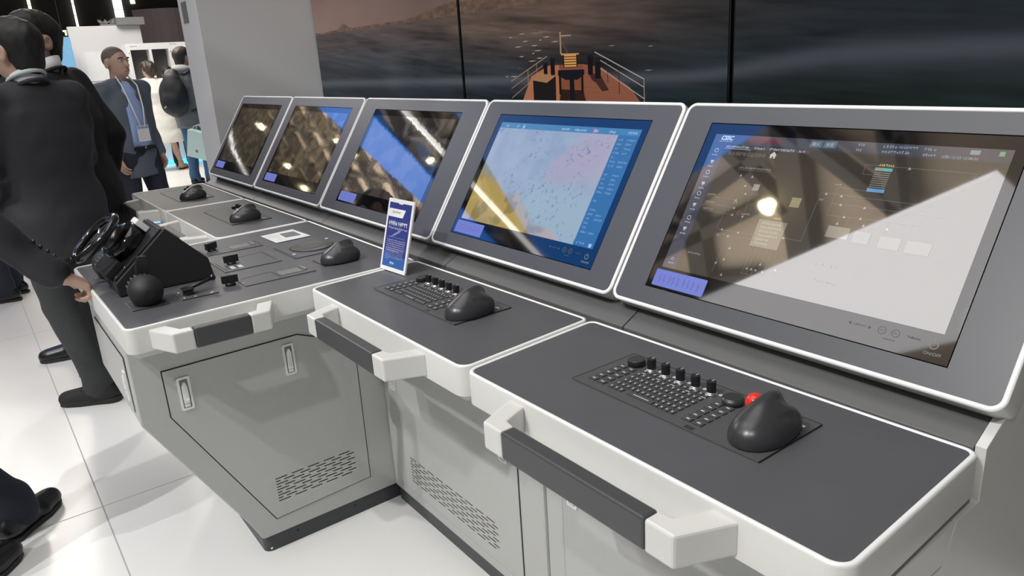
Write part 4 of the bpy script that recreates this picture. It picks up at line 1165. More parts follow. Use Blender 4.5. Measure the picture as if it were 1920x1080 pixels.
# throttles
def throttle(x, y, label, s):
    t = thing('throttle', label, 'throttle', (x, y, H + 0.0003))
    b = MB(); b.box(-0.046, 0.046, -0.047, 0.047, 0, 0.0012); b.obj('throttle_plate', M_PANEL, t)
    b = MB()
    for a, c in (((-0.046, -0.047), (0.046, -0.047)), ((0.046, -0.047), (0.046, 0.047)), ((-0.046, 0.047), (-0.046, -0.047))): b.beam((*a, 0.0014), (*c, 0.0014), 0.0012, 0.0006)
    b.obj('plate_outline', M_LEGENDG, t)
    f = SDF((-0.06, -0.06, -0.01), (0.06, 0.06, 0.11), 0.003)
    f.ell((0.014 * s, 0, 0.040), (0.038, 0.044, 0.044), 0); f.cone((-0.018, 0, 0.038), (0.018, 0, 0.038), 0.041, 0.041, 0.006); f.cone((0, 0, 0.01), (0, 0, 0.02), 0.034, 0.034, 0.01)
    f.plane((0, 0, -1), 0.0); f.plane((-s, 0, 0), 0.034)
    sdf_obj('throttle_drum', [f.mesh()], M_BLACKM, t)
    b = MB()
    for j in range(3):
        for k in range(9):
            a = math.radians(20 + 17 * k); R = 0.0455
            b.box(-s * (0.030 - 0.011 * j) - 0.0016, -s * (0.030 - 0.011 * j) + 0.0016, -math.cos(a) * 0.0402 - 0.0014, -math.cos(a) * 0.0402 + 0.0014, 0.038 + math.sin(a) * 0.0402 - 0.0014, 0.038 + math.sin(a) * 0.0402 + 0.0014)
    b.obj('scale_marks', mat('pinkish_scale_print' + str(x), (0.30, 0.22, 0.23), 0.6), t)
    b = MB(); b.prism([(-0.016, 0.03), (0.014, 0.03), (0.030, 0.10), (0.026, 0.125), (0.002, 0.128), (-0.006, 0.11)], -s * 0.024 - 0.008, -s * 0.024 + 0.002, axis='x'); b.obj('throttle_lever', M_BLACK, t, bevel=0.003)
    b = MB(); b.sphere((0.052 * s, 0.0, 0.045), 0.0018, 8, 6); b.obj('screw_head', M_CHROME, t)
    return t
throttle(2.205, -0.377, 'black drum throttle on the near front corner of the steering desk', 1)
throttle(1.80, -0.40, 'black drum throttle beyond the steering wheel pod', -1)

# steering pod with the wheel
t = thing('steering_pod', 'black wedge shaped pod carrying a small black steering wheel on the steering desk', 'steering pod', (1.965, -0.30, H))
b = MB(); b.prism([(0.14, 0.0005), (0.13, 0.063), (0.026, 0.172), (-0.128, 0.040), (-0.124, 0.0005)], -0.109, 0.115, axis='x'); b.obj('pod_body', M_BLACKM, t, bevel=0.003)
nv = Vector((0, -0.651, 0.759)); dv = Vector((0, -0.759, -0.651)); c0 = Vector((0.0, -0.051, 0.106))
b = MB()
PM = Matrix(((1, 0, 0, c0.x), (0, dv.y, nv.y, c0.y), (0, dv.z, nv.z, c0.z), (0, 0, 0, 1)))
pl_ = thing('front_panel', None, None); pl_.parent = t; pl_.matrix_local = PM
b = MB(); b.box(-0.100, 0.105, -0.095, 0.095, 0.0, 0.007); b.obj('panel_plate', M_BLACK, pl_, bevel=0.002)
for x, y in ((-0.09, -0.085), (0.095, -0.085), (0.095, 0.05), (-0.09, 0.085), (0.095, 0.085)):
    b = MB(); b.cyl((x, y, 0.007), (x, y, 0.0085), 0.0035, n=10); b.obj('panel_screw', M_CHROME, pl_)
b = MB(); b.box(-0.075, 0.08, 0.045, 0.105, 0.007, 0.03); b.obj('lower_block', M_BLACK, pl_, bevel=0.004)
b = MB(); b.cyl((0, -0.005, 0.007), (0, -0.005, 0.052), 0.062, 0.058, 32); b.obj('hub_drum', M_GLOSSB, pl_)
b = MB(); b.cyl((0, 0.0, 0.052), (0, 0.005, 0.075), 0.045, 0.036, 28); b.obj('hub_cap', M_BLACK, pl_)
b = MB(); b.box(-0.03, 0.03, -0.082, -0.064, 0.008, 0.05); b.obj('bracket', M_LATCH, pl_, bevel=0.003)
wh = thing('steering_wheel', None, None); wh.parent = t; wh.matrix_local = PM @ Matrix.Translation((0.004, 0.032, 0.094))
b = MB(); b.tube([(0.079 * math.cos(a), 0.079 * math.sin(a), 0.004) for a in [2 * math.pi * k / 40 for k in range(40)]], 0.012, 12, True); b.obj('rim', M_GLOSSB, wh)
b = MB(); b.cyl((0, 0, -0.022), (0, 0, 0.004), 0.016, 0.018, 20); b.obj('wheel_hub', M_BLACK, wh)
for k in range(3):
    a = math.radians(90 + 120 * k)
    b = MB(); b.cyl((0.012 * math.cos(a), 0.012 * math.sin(a), -0.004), (0.076 * math.cos(a), 0.076 * math.sin(a), 0.003), 0.0042, 0.0042, 10); b.obj('spoke', M_CHROME, wh)

# ------------------------------------------------------------------ people
SKIN = mat('skin_warm', (0.52, 0.34, 0.26), 0.5, noise=0.06, nscale=30)
SKIN2 = mat('skin_tan', (0.47, 0.30, 0.225), 0.5, noise=0.06, nscale=30)
HAIRB = mat('black_hair', (0.010, 0.009, 0.009), 0.6, noise=0.5, nscale=160, bump=0.3, bscale=260)
HAIRS = mat('shaved_dark_hair', (0.13, 0.10, 0.088), 0.7, noise=0.3, nscale=120)
HAIRBR = mat('dark_brown_hair', (0.05, 0.035, 0.028), 0.5, noise=0.5, nscale=120, bump=0.5, bscale=200)
SUITC = mat('charcoal_suit_cloth', (0.026, 0.027, 0.034), 0.75, noise=0.2, nscale=90, bump=0.15, bscale=700)
SUITB = mat('black_suit_cloth', (0.006, 0.006, 0.007), 0.8, noise=0.2, nscale=90)
TROUG = mat('dark_grey_trouser_cloth', (0.040, 0.043, 0.045), 0.8, noise=0.15, nscale=60, bump=0.1, bscale=500)
NAVY = mat('navy_trouser_cloth', (0.014, 0.018, 0.032), 0.8, noise=0.2, nscale=60)
JACKG = mat('blue_grey_jacket_cloth', (0.10, 0.12, 0.155), 0.8, noise=0.15, nscale=60)
SHIRTB = mat('light_blue_shirt', (0.30, 0.40, 0.68), 0.7, noise=0.1, nscale=40)
SHIRTW = mat('white_shirt_cloth', (0.78, 0.79, 0.80), 0.6)
DRESSW = mat('white_dress_cloth', (0.80, 0.78, 0.72), 0.7, noise=0.05, nscale=20)
JACKGR = mat('grey_jacket_cloth', (0.16, 0.165, 0.175), 0.75, noise=0.25, nscale=20)
HOOD = mat('pale_grey_hood', (0.42, 0.42, 0.40), 0.8, noise=0.1)
JEANS = mat('blue_jeans', (0.045, 0.12, 0.24), 0.8, noise=0.3, nscale=40)
LEATHER = mat('black_leather', (0.010, 0.011, 0.014), 0.28, noise=0.2)
SNEAK = mat('black_canvas', (0.014, 0.015, 0.016), 0.7, noise=0.2)
SOLE = mat('dark_rubber_sole', (0.022, 0.024, 0.022), 0.7)
PACK = mat('black_nylon', (0.016, 0.016, 0.017), 0.55, noise=0.3, nscale=30)
LANY = mat('pale_green_lanyard', (0.62, 0.70, 0.66), 0.6)
EYEW = mat('eye_white', (0.6, 0.6, 0.58), 0.3)
LIPS = mat('lip_tone', (0.36, 0.16, 0.13), 0.5)

def hand_sdf(f, Wr, d, pn, s=1.0, curl=0.35, side=1):
    """palm and five fingers: Wr wrist, d towards the fingers, pn palm normal, thumb on d x pn * side"""
    Wr = np.array(Wr, float); d = np.array(d, float); d /= np.linalg.norm(d)
    pn = np.array(pn, float); pn -= d * (pn @ d); pn /= np.linalg.norm(pn)
    t = np.cross(d, pn) * side
    def at(a, b, c): return Wr + (d * a + t * b + pn * c) * s
    for b_ in (-0.030, -0.010, 0.010, 0.028):
        f.cone(at(0.012, b_ * 0.62, 0), at(0.088, b_, -0.002), 0.0155 * s, 0.0115 * s, 0.010 * s)
    f.cone(at(-0.03, 0, 0), at(0.02, 0, 0), 0.026 * s, 0.025 * s, 0.012 * s)
    for b_, L, r in ((-0.032, 0.052, 0.0075), (-0.011, 0.068, 0.0085), (0.011, 0.074, 0.0088), (0.031, 0.066, 0.0085)):
        p = at(0.086, b_, -0.001); dirn = d; a = curl * 0.8; segs = (0.45, 0.31, 0.24)
        for q in segs:
            dd = d * math.cos(a) + pn * math.sin(a) + t * (b_ * 1.4)
            n = p + dd * L * q * s
            f.cone(p, n, r * s, r * 0.9 * s, 0.004 * s); p = n; r *= 0.93; a += curl * 1.1
    p = at(0.022, 0.026, 0.004); q = at(0.055, 0.052, 0.016); r_ = at(0.082, 0.058, 0.026)
    f.cone(p, q, 0.013 * s, 0.0105 * s, 0.008 * s); f.cone(q, r_, 0.0105 * s, 0.0085 * s, 0.004 * s)

def vec(*a): return np.array(a, float)

def person(x, y, heading, height, label, skin, hair_m, hair='short', top=None, legs=None, arms=None, feet=None, h=0.013, face=False,
           head_turn=0.0, shoes='leather', collar=None, skirt=None, wide=1.0, lapel=None, hf=0.0065, group=None, bag=None, shirt=None, lean=0.0):
    s = height / 1.75
    body_lo, body_hi = (-0.62, -0.55, -0.02), (0.62, 0.62, 1.62 * s)
    dA = dict(R=((0.19, -0.01, 1.41), (0.235, -0.04, 1.13), (0.225, 0.05, 0.90)), L=((-0.19, -0.01, 1.41), (-0.235, -0.04, 1.13), (-0.225, 0.05, 0.90)))
    if arms: dA.update(arms)
    dF = dict(R=((0.095, 0.0, 0.90), (0.105, 0.02, 0.50), (0.11, -0.02, 0.09), (0.05, 1.0)), L=((-0.095, 0.0, 0.90), (-0.105, 0.02, 0.50), (-0.11, -0.02, 0.09), (-0.05, 1.0)))
    if feet: dF.update(feet)
    S_ = lambda p: np.array(p, float) * s
    ct, st_ = math.cos(head_turn), math.sin(head_turn)
    hc = np.array((0.0, -0.005))
    def HD(px, py, pz):
        return np.array((px * ct - py * st_ + lean * 0, px * st_ + py * ct + lean, pz - 0.022)) * s
    RZ = np.array(((ct, -st_, 0), (st_, ct, 0), (0, 0, 1)))
    # --- body (one continuous skin surface: torso, limbs, neck, head, hands)
    f = SDF(body_lo, body_hi, h * 1.25)
    f.stack([(0.84 * s, 0, 0, 0.15 * s, 0.10 * s), (1.08 * s, 0, 0.0, 0.135 * s, 0.09 * s), (1.3 * s, 0, lean * 0.6, 0.15 * s, 0.09 * s), (1.42 * s, 0, lean * 0.8, 0.13 * s, 0.075 * s), (1.47 * s, 0, lean * 0.9, 0.06 * s, 0.055 * s)], 0.02)
    for q in 'RL':
        a = [S_(p) for p in dA[q]]; f.cone(a[0], a[1], 0.046 * s, 0.038 * s, 0.03); f.cone(a[1], a[2], 0.036 * s, 0.026 * s, 0.02)
        l = [S_(p) for p in dF[q][:3]]; f.cone(l[0], l[1], 0.075 * s, 0.050 * s, 0.03); f.cone(l[1], (l[1] + l[2]) / 2 + vec(0, -0.012, 0), 0.048 * s, 0.050 * s, 0.02); f.cone((l[1] + l[2]) / 2 + vec(0, -0.012, 0), l[2], 0.050 * s, 0.034 * s, 0.02)
        fd = np.array((*dF[q][3], 0)); fd /= np.linalg.norm(fd)
        f.cone(l[2] + vec(0, 0, -0.03) * s, l[2] + fd * 0.14 * s + vec(0, 0, -0.055) * s, 0.034 * s, 0.024 * s, 0.02)
    parts = [f.mesh()]
    g = SDF(HD(0, 0, 1.40) - 0.17, HD(0, 0, 1.76) + vec(0.17, 0.17, 0.02), hf)
    g.cone(HD(0, -0.02, 1.42), HD(0, -0.008, 1.58), 0.060 * s, 0.054 * s, 0.01)
    g.ell(HD(0, -0.014, 1.660), vec(0.077, 0.096, 0.086) * s, 0.02, R=RZ)
    g.ell(HD(0, 0.030, 1.612), vec(0.062, 0.068, 0.092) * s, 0.025, R=RZ)
    g.ell(HD(0, 0.042, 1.560), vec(0.043, 0.048, 0.036) * s, 0.025, R=RZ)
    g.cone(HD(0, 0.094, 1.640), HD(0, 0.114, 1.606), 0.0085 * s, 0.0145 * s, 0.012)
    for q in (1, -1):
        g.ell(HD(0.081 * q, -0.008, 1.622), vec(0.011, 0.022, 0.035) * s, 0.006, R=RZ)
        g.ell(HD(0.089 * q, -0.004, 1.624), vec(0.006, 0.011, 0.019) * s, 0.004, sub=True, R=RZ)
        g.ell(HD(0.032 * q, 0.099, 1.640), vec(0.018, 0.014, 0.012) * s, 0.012, sub=True, R=RZ)
        g.cone(HD(0.014 * q, 0.095, 1.658), HD(0.048 * q, 0.082, 1.660), 0.006 * s, 0.005 * s, 0.01)
    g.ell(HD(0, 0.094, 1.572), vec(0.024, 0.010, 0.0055) * s, 0.006, R=RZ); g.ell(HD(0, 0.092, 1.561), vec(0.020, 0.010, 0.006) * s, 0.006, R=RZ)
    parts.append(g.mesh())
    for q, sd in (('R', 1), ('L', -1)):
        a = [S_(p) for p in dA[q][:3]]
        dirn = a[2] - a[1]; dirn /= np.linalg.norm(dirn)
        pn = np.array(dA[q][4]) if len(dA[q]) > 4 else vec(-sd, 0, 0.0)
        curl = dA[q][5] if len(dA[q]) > 5 else 0.4
        if len(dA[q]) > 3 and dA[q][3] is not None: dirn = np.array(dA[q][3], float)
        m = SDF(a[2] - 0.2 * s, a[2] + 0.2 * s, hf * 0.8)
        hand_sdf(m, a[2], dirn, pn, s, curl, -sd if len(dA[q]) < 7 else dA[q][6]); parts.append(m.mesh())
    root = sdf_obj('person', parts, skin)
    tag(root, label, 'person', group)
    root.location = (x, y, 0.0); root.rotation_euler = (0, 0, math.atan2(heading[1], heading[0]) - math.pi / 2)
    # --- clothes
    if top:
        m_top, kind = top
        f = SDF(body_lo, body_hi, h)
        hem = {'jacket': 0.74, 'dress': 0.46}[kind] * s
        w = wide
        lo_rows = [(hem, 0, -0.005, 0.200 * s * w, 0.140 * s * w), (0.93 * s, 0, -0.005, 0.196 * s * w, 0.140 * s * w)] if kind == 'jacket' else [(hem, 0, 0, 0.36 * s, 0.29 * s), (0.75 * s, 0, 0, 0.30 * s, 0.24 * s), (0.93 * s, 0, -0.005, 0.25 * s, 0.19 * s)]
        f.stack(lo_rows + [(1.08 * s, 0, lean * 0.3, 0.178 * s * w, 0.125 * s * w), (1.25 * s, 0, -0.005 + lean * 0.55, 0.196 * s * w, 0.128 * s * w), (1.36 * s, 0, -0.012 + lean * 0.7, 0.195 * s * w, 0.118 * s), (1.425 * s, 0, -0.016 + lean * 0.8, 0.165 * s, 0.090 * s), (1.475 * s, 0, -0.018 + lean * 0.9, 0.078 * s, 0.066 * s)], 0.02)
        for q in 'RL':
            a = [S_(p) for p in dA[q][:3]]
            f.cone(vec(a[0][0] * 0.3, a[0][1] - 0.004, 1.435 * s), a[0], 0.060 * s, 0.060 * s, 0.04)
            f.cone(a[0], a[1], 0.066 * s, 0.056 * s, 0.035)
            e = a[2] + (a[1] - a[2]) * 0.03
            f.cone(a[1], e, 0.056 * s, 0.046 * s, 0.02)
            cut = (a[2] - a[1]) / np.linalg.norm(a[2] - a[1])
        f.wrinkle(0.0035, 9, 11, 26, x * 3.1 + y); f.wrinkle(0.002, 23, 19, 48, y * 2.1)
        if kind == 'jacket': f.wrinkle(0.0025, 4, 3, 13, x)
        sdf_obj('dress' if kind == 'dress' else 'jacket', [f.mesh()], m_top, root)
        if collar:
            b = MB(); pth = []
            for k in range(25):
                t = 2 * math.pi * k / 25
                pth.append((0.066 * s * math.cos(t), (-0.022 + lean * 0.95) * s + 0.064 * s * math.sin(t), (1.500 - 0.028 * math.sin(t)) * s))
            V = []; F = []
            for p in pth:
                V += [(p[0], p[1], p[2] - 0.028 * s), (p[0] * 0.95, p[1] * 0.95 - 0.001, p[2] + 0.018 * s), (p[0] * 0.86, p[1] * 0.86 - 0.003, p[2] + 0.014 * s)]
            for k in range(25):
                j = (k + 1) % 25
                F += [(3 * k, 3 * j, 3 * j + 1, 3 * k + 1), (3 * k + 1, 3 * j + 1, 3 * j + 2, 3 * k + 2)]
            b.add(V, F, 0, True); b.obj('collar', collar, root)
            b = MB(); pth = []
            for k in range(25):
                t = 2 * math.pi * k / 25
                pth.append((0.077 * s * math.cos(t), (-0.024 + lean * 0.95) * s + 0.074 * s * math.sin(t), (1.458 - 0.034 * math.sin(t)) * s))
            b.tube(pth, 0.0085 * s, 8, True); b.obj('jacket_collar', m_top, root)
    if shirt:
        b = MB(); n = 8; V = []; F = []
        rows = [(1.47, 0.028), (1.40, 0.058), (1.25, 0.075), (1.10, 0.075), (0.96, 0.085)]
        yy = [0.062, 0.100, 0.136, 0.140, 0.146]
        for (z, w_), y_ in zip(rows, yy):
            for k in range(n + 1):
                t = -1 + 2 * k / n
                V.append((t * w_ * s, (y_ - 0.022 * t * t + lean * (z - 0.9) * 1.6) * s, z * s))
        for r_ in range(len(rows) - 1):
            for k in range(n):
                F.append((r_ * (n + 1) + k, r_ * (n + 1) + k + 1, (r_ + 1) * (n + 1) + k + 1, (r_ + 1) * (n + 1) + k))
        b.add(V, F, 0, True); o = b.obj('shirt', shirt, root)
        md = o.modifiers.new('solid', 'SOLIDIFY'); md.thickness = 0.012; md.offset = -1
    if legs:
        f = SDF(body_lo, (0.62, 0.62, 1.05 * s), h)
        f.stack([(0.80 * s, 0, 0, 0.165 * s, 0.125 * s), (0.90 * s, 0, -0.005, 0.178 * s * wide, 0.132 * s), (1.0 * s, 0, 0, 0.165 * s * wide, 0.12 * s)], 0.02)
        for q in 'RL':
            l = [S_(p) for p in dF[q][:3]]
            f.cone(l[0], l[1], 0.098 * s, 0.074 * s, 0.03); f.cone(l[1], l[2] + vec(0, 0, 0.03), 0.072 * s, 0.062 * s, 0.02); f.cone(l[2] + vec(0, 0, 0.045), l[2] + vec(0, 0.008, -0.005), 0.064 * s, 0.068 * s, 0.01)
        f.wrinkle(0.003, 12, 10, 30, x + 1); 
        sdf_obj('trousers', [f.mesh()], legs, root)
    if shoes:
        for q in 'RL':
            an = S_(dF[q][2]); fd = np.array((*dF[q][3], 0.0)); fd /= np.linalg.norm(fd); sdv = np.array((fd[1], -fd[0], 0))
            z0 = an[2] - 0.09 * s
            P = lambda a, b_, c: vec(an[0], an[1], z0) + (fd * a + sdv * b_) * s + vec(0, 0, c * s)
            f = SDF(vec(an[0], an[1], z0 - 0.02) - vec(0.26, 0.26, 0) * s, vec(an[0], an[1], z0 + 0.16 * s) + vec(0.26, 0.26, 0) * s, 0.007 if h < 0.016 else 0.011)
            f.cone(P(-0.045, 0, 0.048), P(0.03, 0, 0.05), 0.040 * s, 0.043 * s, 0.02); f.cone(P(0.03, 0, 0.046), P(0.165, 0.004, 0.030), 0.045 * s, 0.036 * s, 0.02); f.cone(P(0.09, 0.006, 0.028), P(0.145, 0.004, 0.026), 0.048 * s, 0.042 * s, 0.01); f.cone(P(-0.02, 0, 0.05), P(-0.012, 0, 0.11), 0.042 * s, 0.045 * s, 0.02)
            f.plane((0, 0, -1), -(z0 + 0.016 * s))
            o = sdf_obj('shoe', [f.mesh()], LEATHER if shoes == 'leather' else (SNEAK if shoes == 'sneaker' else shoes), root)
            ol = [(-0.085, 0), (-0.08, 0.028), (-0.05, 0.042), (0.02, 0.044), (0.09, 0.055), (0.15, 0.048), (0.185, 0.03), (0.2, 0.004), (0.188, -0.022), (0.155, -0.038), (0.09, -0.044), (0.02, -0.038), (-0.05, -0.040), (-0.08, -0.026)]
            b = MB(); b.prism([(P(a, c, 0)[0], P(a, c, 0)[1]) for a, c in ol], z0, z0 + (0.026 if shoes == 'sneaker' else 0.018) * s); b.obj('sole', SOLE, o, bevel=0.004)
            if shoes == 'sneaker' or face is None:
                b = MB()
                for k in range(4):
                    a_ = 0.035 + 0.022 * k; zz = 0.098 - 0.0085 * k
                    b.tube([P(a_, -0.026, zz - 0.008), P(a_ + 0.008, 0, zz), P(a_, 0.026, zz - 0.008)], 0.0032 * s, 6)
                b.tube([P(0.03, 0.0, 0.10), P(0.02, 0.018, 0.118), P(0.034, 0.024, 0.106)], 0.003 * s, 6)
                b.obj('laces', SNEAK, o)
    # --- hair
    f = SDF(HD(0, 0, 1.52) - 0.17, HD(0, 0, 1.80) + vec(0.17, 0.17, 0.02), hf)
    n_f = RZ @ vec(0, 0.8, -0.6)
    c_f = (0.8 * (0.0 + lean) - 0.6 * 1.618) * s
    if hair == 'shaved':
        f.ell(HD(0, -0.015, 1.662), vec(0.0785, 0.0975, 0.0872) * s, 0.02, R=RZ)
        f.plane(n_f, c_f + 0.022 * s); f.plane((0, 0, -1), -1.556 * s)
    elif hair == 'short':
        f.ell(HD(0, -0.020, 1.668), vec(0.088, 0.106, 0.096) * s, 0.02, R=RZ); f.ell(HD(0, 0.02, 1.715), vec(0.076, 0.075, 0.056) * s, 0.03, R=RZ); f.ell(HD(0, -0.050, 1.59), vec(0.066, 0.054, 0.072) * s, 0.02, R=RZ)
        f.plane(n_f, c_f + 0.020 * s); f.wrinkle(0.0025, 60, 50, 40, 2); f.wrinkle(0.0015, 110, 120, 90, 5)
    else:
        f.ell(HD(0, -0.025, 1.665), vec(0.104, 0.118, 0.106) * s, 0.02, R=RZ); f.ell(HD(0, -0.06, 1.60), vec(0.090, 0.075, 0.075) * s, 0.03, R=RZ); f.ell(HD(0, 0.03, 1.725), vec(0.085, 0.075, 0.05) * s, 0.03, R=RZ)
        f.plane(n_f, c_f + 0.026 * s); f.wrinkle(0.008, 40, 45, 38, 1)
    # keep the ears free
    for q in (1, -1):
        if hair != 'long': f.ell(HD(0.090 * q, 0.010, 1.616), vec(0.036, 0.040, 0.050) * s, 0.006, sub=True, R=RZ)
    sdf_obj('hair', [f.mesh()], hair_m, root)
    if face:
        for q in (1, -1):
            c = HD(0.032 * q, 0.083, 1.641)
            b = MB(); b.sphere(HD(0.032 * q, 0.0855, 1.641), 0.0095 * s, 14, 10); e = b.obj('eye', EYEW, root)
            b = MB(); c2 = HD(0.032 * q, 0.0925, 1.641); b.sphere(c2, 0.0046 * s, 10, 8); b.obj('iris', HAIRB, e)
            b = MB(); b.tube([HD(0.016 * q, 0.1005, 1.659), HD(0.032 * q, 0.0985, 1.664), HD(0.05 * q, 0.086, 1.659)], 0.0038 * s, 6); b.obj('eyebrow', HAIRB, root)
        b = MB(); b.tube([HD(-0.021, 0.097, 1.567), HD(0, 0.1045, 1.568), HD(0.021, 0.097, 1.567)], 0.0042 * s, 6); b.obj('lips', LIPS, root)
    return root, s, HD

LFT = (-0.60, -0.80)
# man in a charcoal suit, seen from behind at the wheel
p1, s1, HD1 = person(0.54, -0.405, (-0.88, -0.47), 1.725, 'man in a charcoal suit and pale green lanyard, back to us, beside the steering wheel', SKIN, HAIRB, 'short', (SUITC, 'jacket'), TROUG,
    arms=dict(L=((-0.19, -0.01, 1.41), (-0.27, -0.03, 1.14), (-0.27, 0.12, 0.95)), R=((0.19, -0.01, 1.41), (0.22, 0.04, 1.14), (0.14, 0.22, 1.06))), feet=dict(R=((0.095, 0, 0.90), (0.13, 0.14, 0.50), (0.15, 0.19, 0.09), (0.1, 1.0)), L=((-0.095, 0, 0.90), (-0.07, 0.03, 0.50), (-0.03, -0.05, 0.09), (-0.52, 0.84))),
    h=0.0115, head_turn=0.22, shoes='sneaker', collar=SHIRTW, wide=1.15)
b = MB(); pth = []
for k in range(24):
    t = 2 * math.pi * k / 24
    pth.append((0.072 * s1 * math.cos(t), -0.024 * s1 + 0.070 * s1 * math.sin(t), (1.500 - 0.03 * math.sin(t)) * s1))
b.tube(pth, 0.0085, 6, True); b.obj('lanyard', LANY, p1)
# man in black behind him
p2, s2, HD2 = person(0.13, -0.26, (-0.66, -0.75), 1.785, 'man in a black suit and white collar, standing behind the charcoal suit', SKIN2, HAIRB, 'short', (SUITB, 'jacket'), TROUG,
    arms=dict(L=((-0.19, 0.02, 1.42), (-0.23, -0.09, 1.16), (-0.21, -0.02, 0.93)), R=((0.19, 0.02, 1.42), (0.225, -0.10, 1.16), (0.21, -0.03, 0.93))), feet=dict(R=((0.095, 0, 0.90), (0.13, 0.19, 0.50), (0.14, 0.30, 0.09), (-0.5, 0.85)), L=((-0.095, 0, 0.90), (-0.11, 0.02, 0.50), (-0.12, -0.10, 0.09), (-0.1, 1.0))),
    h=0.0125, head_turn=1.15, shoes='leather', collar=SHIRTW, wide=1.25, lean=0.032)
# person at the left edge with a hand on the desk
hd = (-0.80, 0.58); X3, Y3 = 1.77, -1.04
def loc3(px, py, pz, s=1.0):
    dx, dy = px - X3, py - Y3
    return ((dx * 0.58 + dy * 0.80) / s, (dx * -0.80 + dy * 0.58) / s, pz / s)
nrm = math.hypot(*hd)
p3, s3, HD3 = person(X3, Y3, hd, 1.74, 'person in a dark sleeve at the left frame edge, hand resting on the desk', SKIN, HAIRB, 'short', (SUITC, 'jacket'), NAVY,
    arms=dict(R=(loc3(1.885, -0.90, 1.385), loc3(1.900, -0.71, 1.125), loc3(1.893, -0.545, 0.928), (0.62, 0.52, -0.58), (-0.45, -0.25, -0.85), 0.95, 1), L=((-0.19, -0.01, 1.41), (-0.24, -0.03, 1.13), (-0.22, 0.06, 0.90))),
    feet=dict(R=((0.095, 0, 0.90), (0.10, 0.04, 0.50), (0.10, -0.02, 0.09), (0.15, 1.0)), L=((-0.095, 0, 0.90), (-0.12, 0.16, 0.50), loc3(1.575, -0.815, 0.09), (0.05, 1.0))),
    h=0.0125, shoes='leather', collar=SHIRTW)
b = MB()
e3 = np.array(loc3(1.893, -0.545, 0.928)); d3_ = np.array(loc3(1.893, -0.545, 0.928)) - np.array(loc3(1.900, -0.71, 1.125)); d3_ /= np.linalg.norm(d3_)
b.cyl(tuple(e3 - d3_ * 0.03), tuple(e3 + d3_ * 0.014), 0.037, 0.035, 20, caps=False); o = b.obj('shirt_cuff', SHIRTW, p3); md = o.modifiers.new('solid', 'SOLIDIFY'); md.thickness = 0.003
b = MB()
for k in range(4):
    c = e3 - d3_ * (0.035 + 0.022 * k) + np.array((0.030, 0.012, 0.022))
    b.sphere(c, 0.0062, 8, 6)
b.obj('sleeve_buttons', LEATHER, p3)
# man in a blue-grey jacket facing right
p4, s4, HD4 = person(-2.03, 0.41, (0.90, 0.42), 1.71, 'man with shaved head, blue-grey jacket, pale blue shirt and white badge', SKIN2, HAIRS, 'shaved', (JACKG, 'jacket'), NAVY, face=True, h=0.013, head_turn=0.10, shoes='leather', shirt=SHIRTB,
    wide=0.95, arms=dict(R=((0.175, -0.01, 1.40), (0.215, -0.05, 1.13), (0.20, 0.06, 0.91)), L=((-0.175, -0.01, 1.40), (-0.205, -0.06, 1.13), (-0.195, 0.04, 0.90))), feet=dict(R=((0.095, 0, 0.90), (0.12, 0.02, 0.50), (0.15, -0.06, 0.09), (0.3, 1.0)), L=((-0.095, 0, 0.90), (-0.12, 0.06, 0.50), (-0.17, 0.06, 0.09), (-0.15, 1.0))))
b = MB()
for q in (1, -1):
    b.tube([(0.05 * q, 0.03, 1.475), (0.062 * q, 0.10, 1.40), (0.045 * q, 0.142, 1.24), (0.018 * q, 0.155, 1.10)], 0.0055, 6)
b.obj('lanyard', SHIRTW, p4)
b = MB(); b.box(-0.05, 0.05, 0.150, 0.154, 0.99, 1.11); b.obj('badge', SHIRTW, p4, bevel=0.002)
b = MB(); b.box(-0.05, 0.05, 0.154, 0.1545, 1.085, 1.105); b.obj('badge_band', SHIRTB, p4)
b = MB(); b.box(-0.09, 0.09, 0.128, 0.142, 0.925, 0.955); b.obj('belt', LEATHER, p4)
# woman in a white dress
p5, s5, HD5 = person(-8.62, 1.99, (-0.95, 0.30), 1.70, 'woman in a white dress with short brown hair, back to us', SKIN, HAIRBR, 'long', (DRESSW, 'dress'), None, h=0.016, head_turn=0.9, shoes=SKIN, hf=0.009, wide=1.25,
    arms=dict(R=((0.18, -0.01, 1.40), (0.23, 0.02, 1.13), (0.12, 0.20, 1.10)), L=((-0.18, -0.01, 1.40), (-0.23, 0.02, 1.13), (-0.14, 0.18, 1.02))), feet=dict(R=((0.10, 0, 0.90), (0.15, 0.0, 0.50), (0.22, 0.03, 0.09), (0.3, 1.0)), L=((-0.095, 0, 0.90), (-0.12, 0.0, 0.50), (-0.13, -0.02, 0.09), (-0.1, 1.0))))
# man with backpack
p6, s6, HD6 = person(-6.42, 1.97, (-0.70, 0.70), 1.82, 'man in a grey hooded jacket and blue jeans, half hidden by the white column', SKIN2, HAIRBR, 'short', (JACKGR, 'jacket'), JEANS, h=0.016, head_turn=-0.2, shoes='leather', wide=1.12, hf=0.009,
    arms=dict(L=((-0.20, -0.01, 1.41), (-0.25, -0.02, 1.13), (-0.17, 0.19, 1.05)), R=((0.20, -0.01, 1.41), (0.27, -0.03, 1.13), (0.25, 0.03, 0.90))))
f = SDF((-0.2, -0.3, 1.25), (0.2, 0.2, 1.68), 0.012); f.ell((0, -0.075, 1.53), (0.125, 0.085, 0.065), 0.02); f.ell((0, 0.01, 1.52), (0.11, 0.09, 0.04), 0.03); f.ell((0, 0.01, 1.60), (0.075, 0.095, 0.09), 0.01, sub=True)
sdf_obj('hood', [f.mesh()], HOOD, p6)
bp_ = thing('backpack', 'black backpack worn by the man in the grey hooded jacket', 'backpack', (-6.42, 1.97, 0)); bp_.rotation_euler = p6.rotation_euler
f = SDF((-0.28, -0.48, 0.85), (0.28, 0.02, 1.60), 0.013)
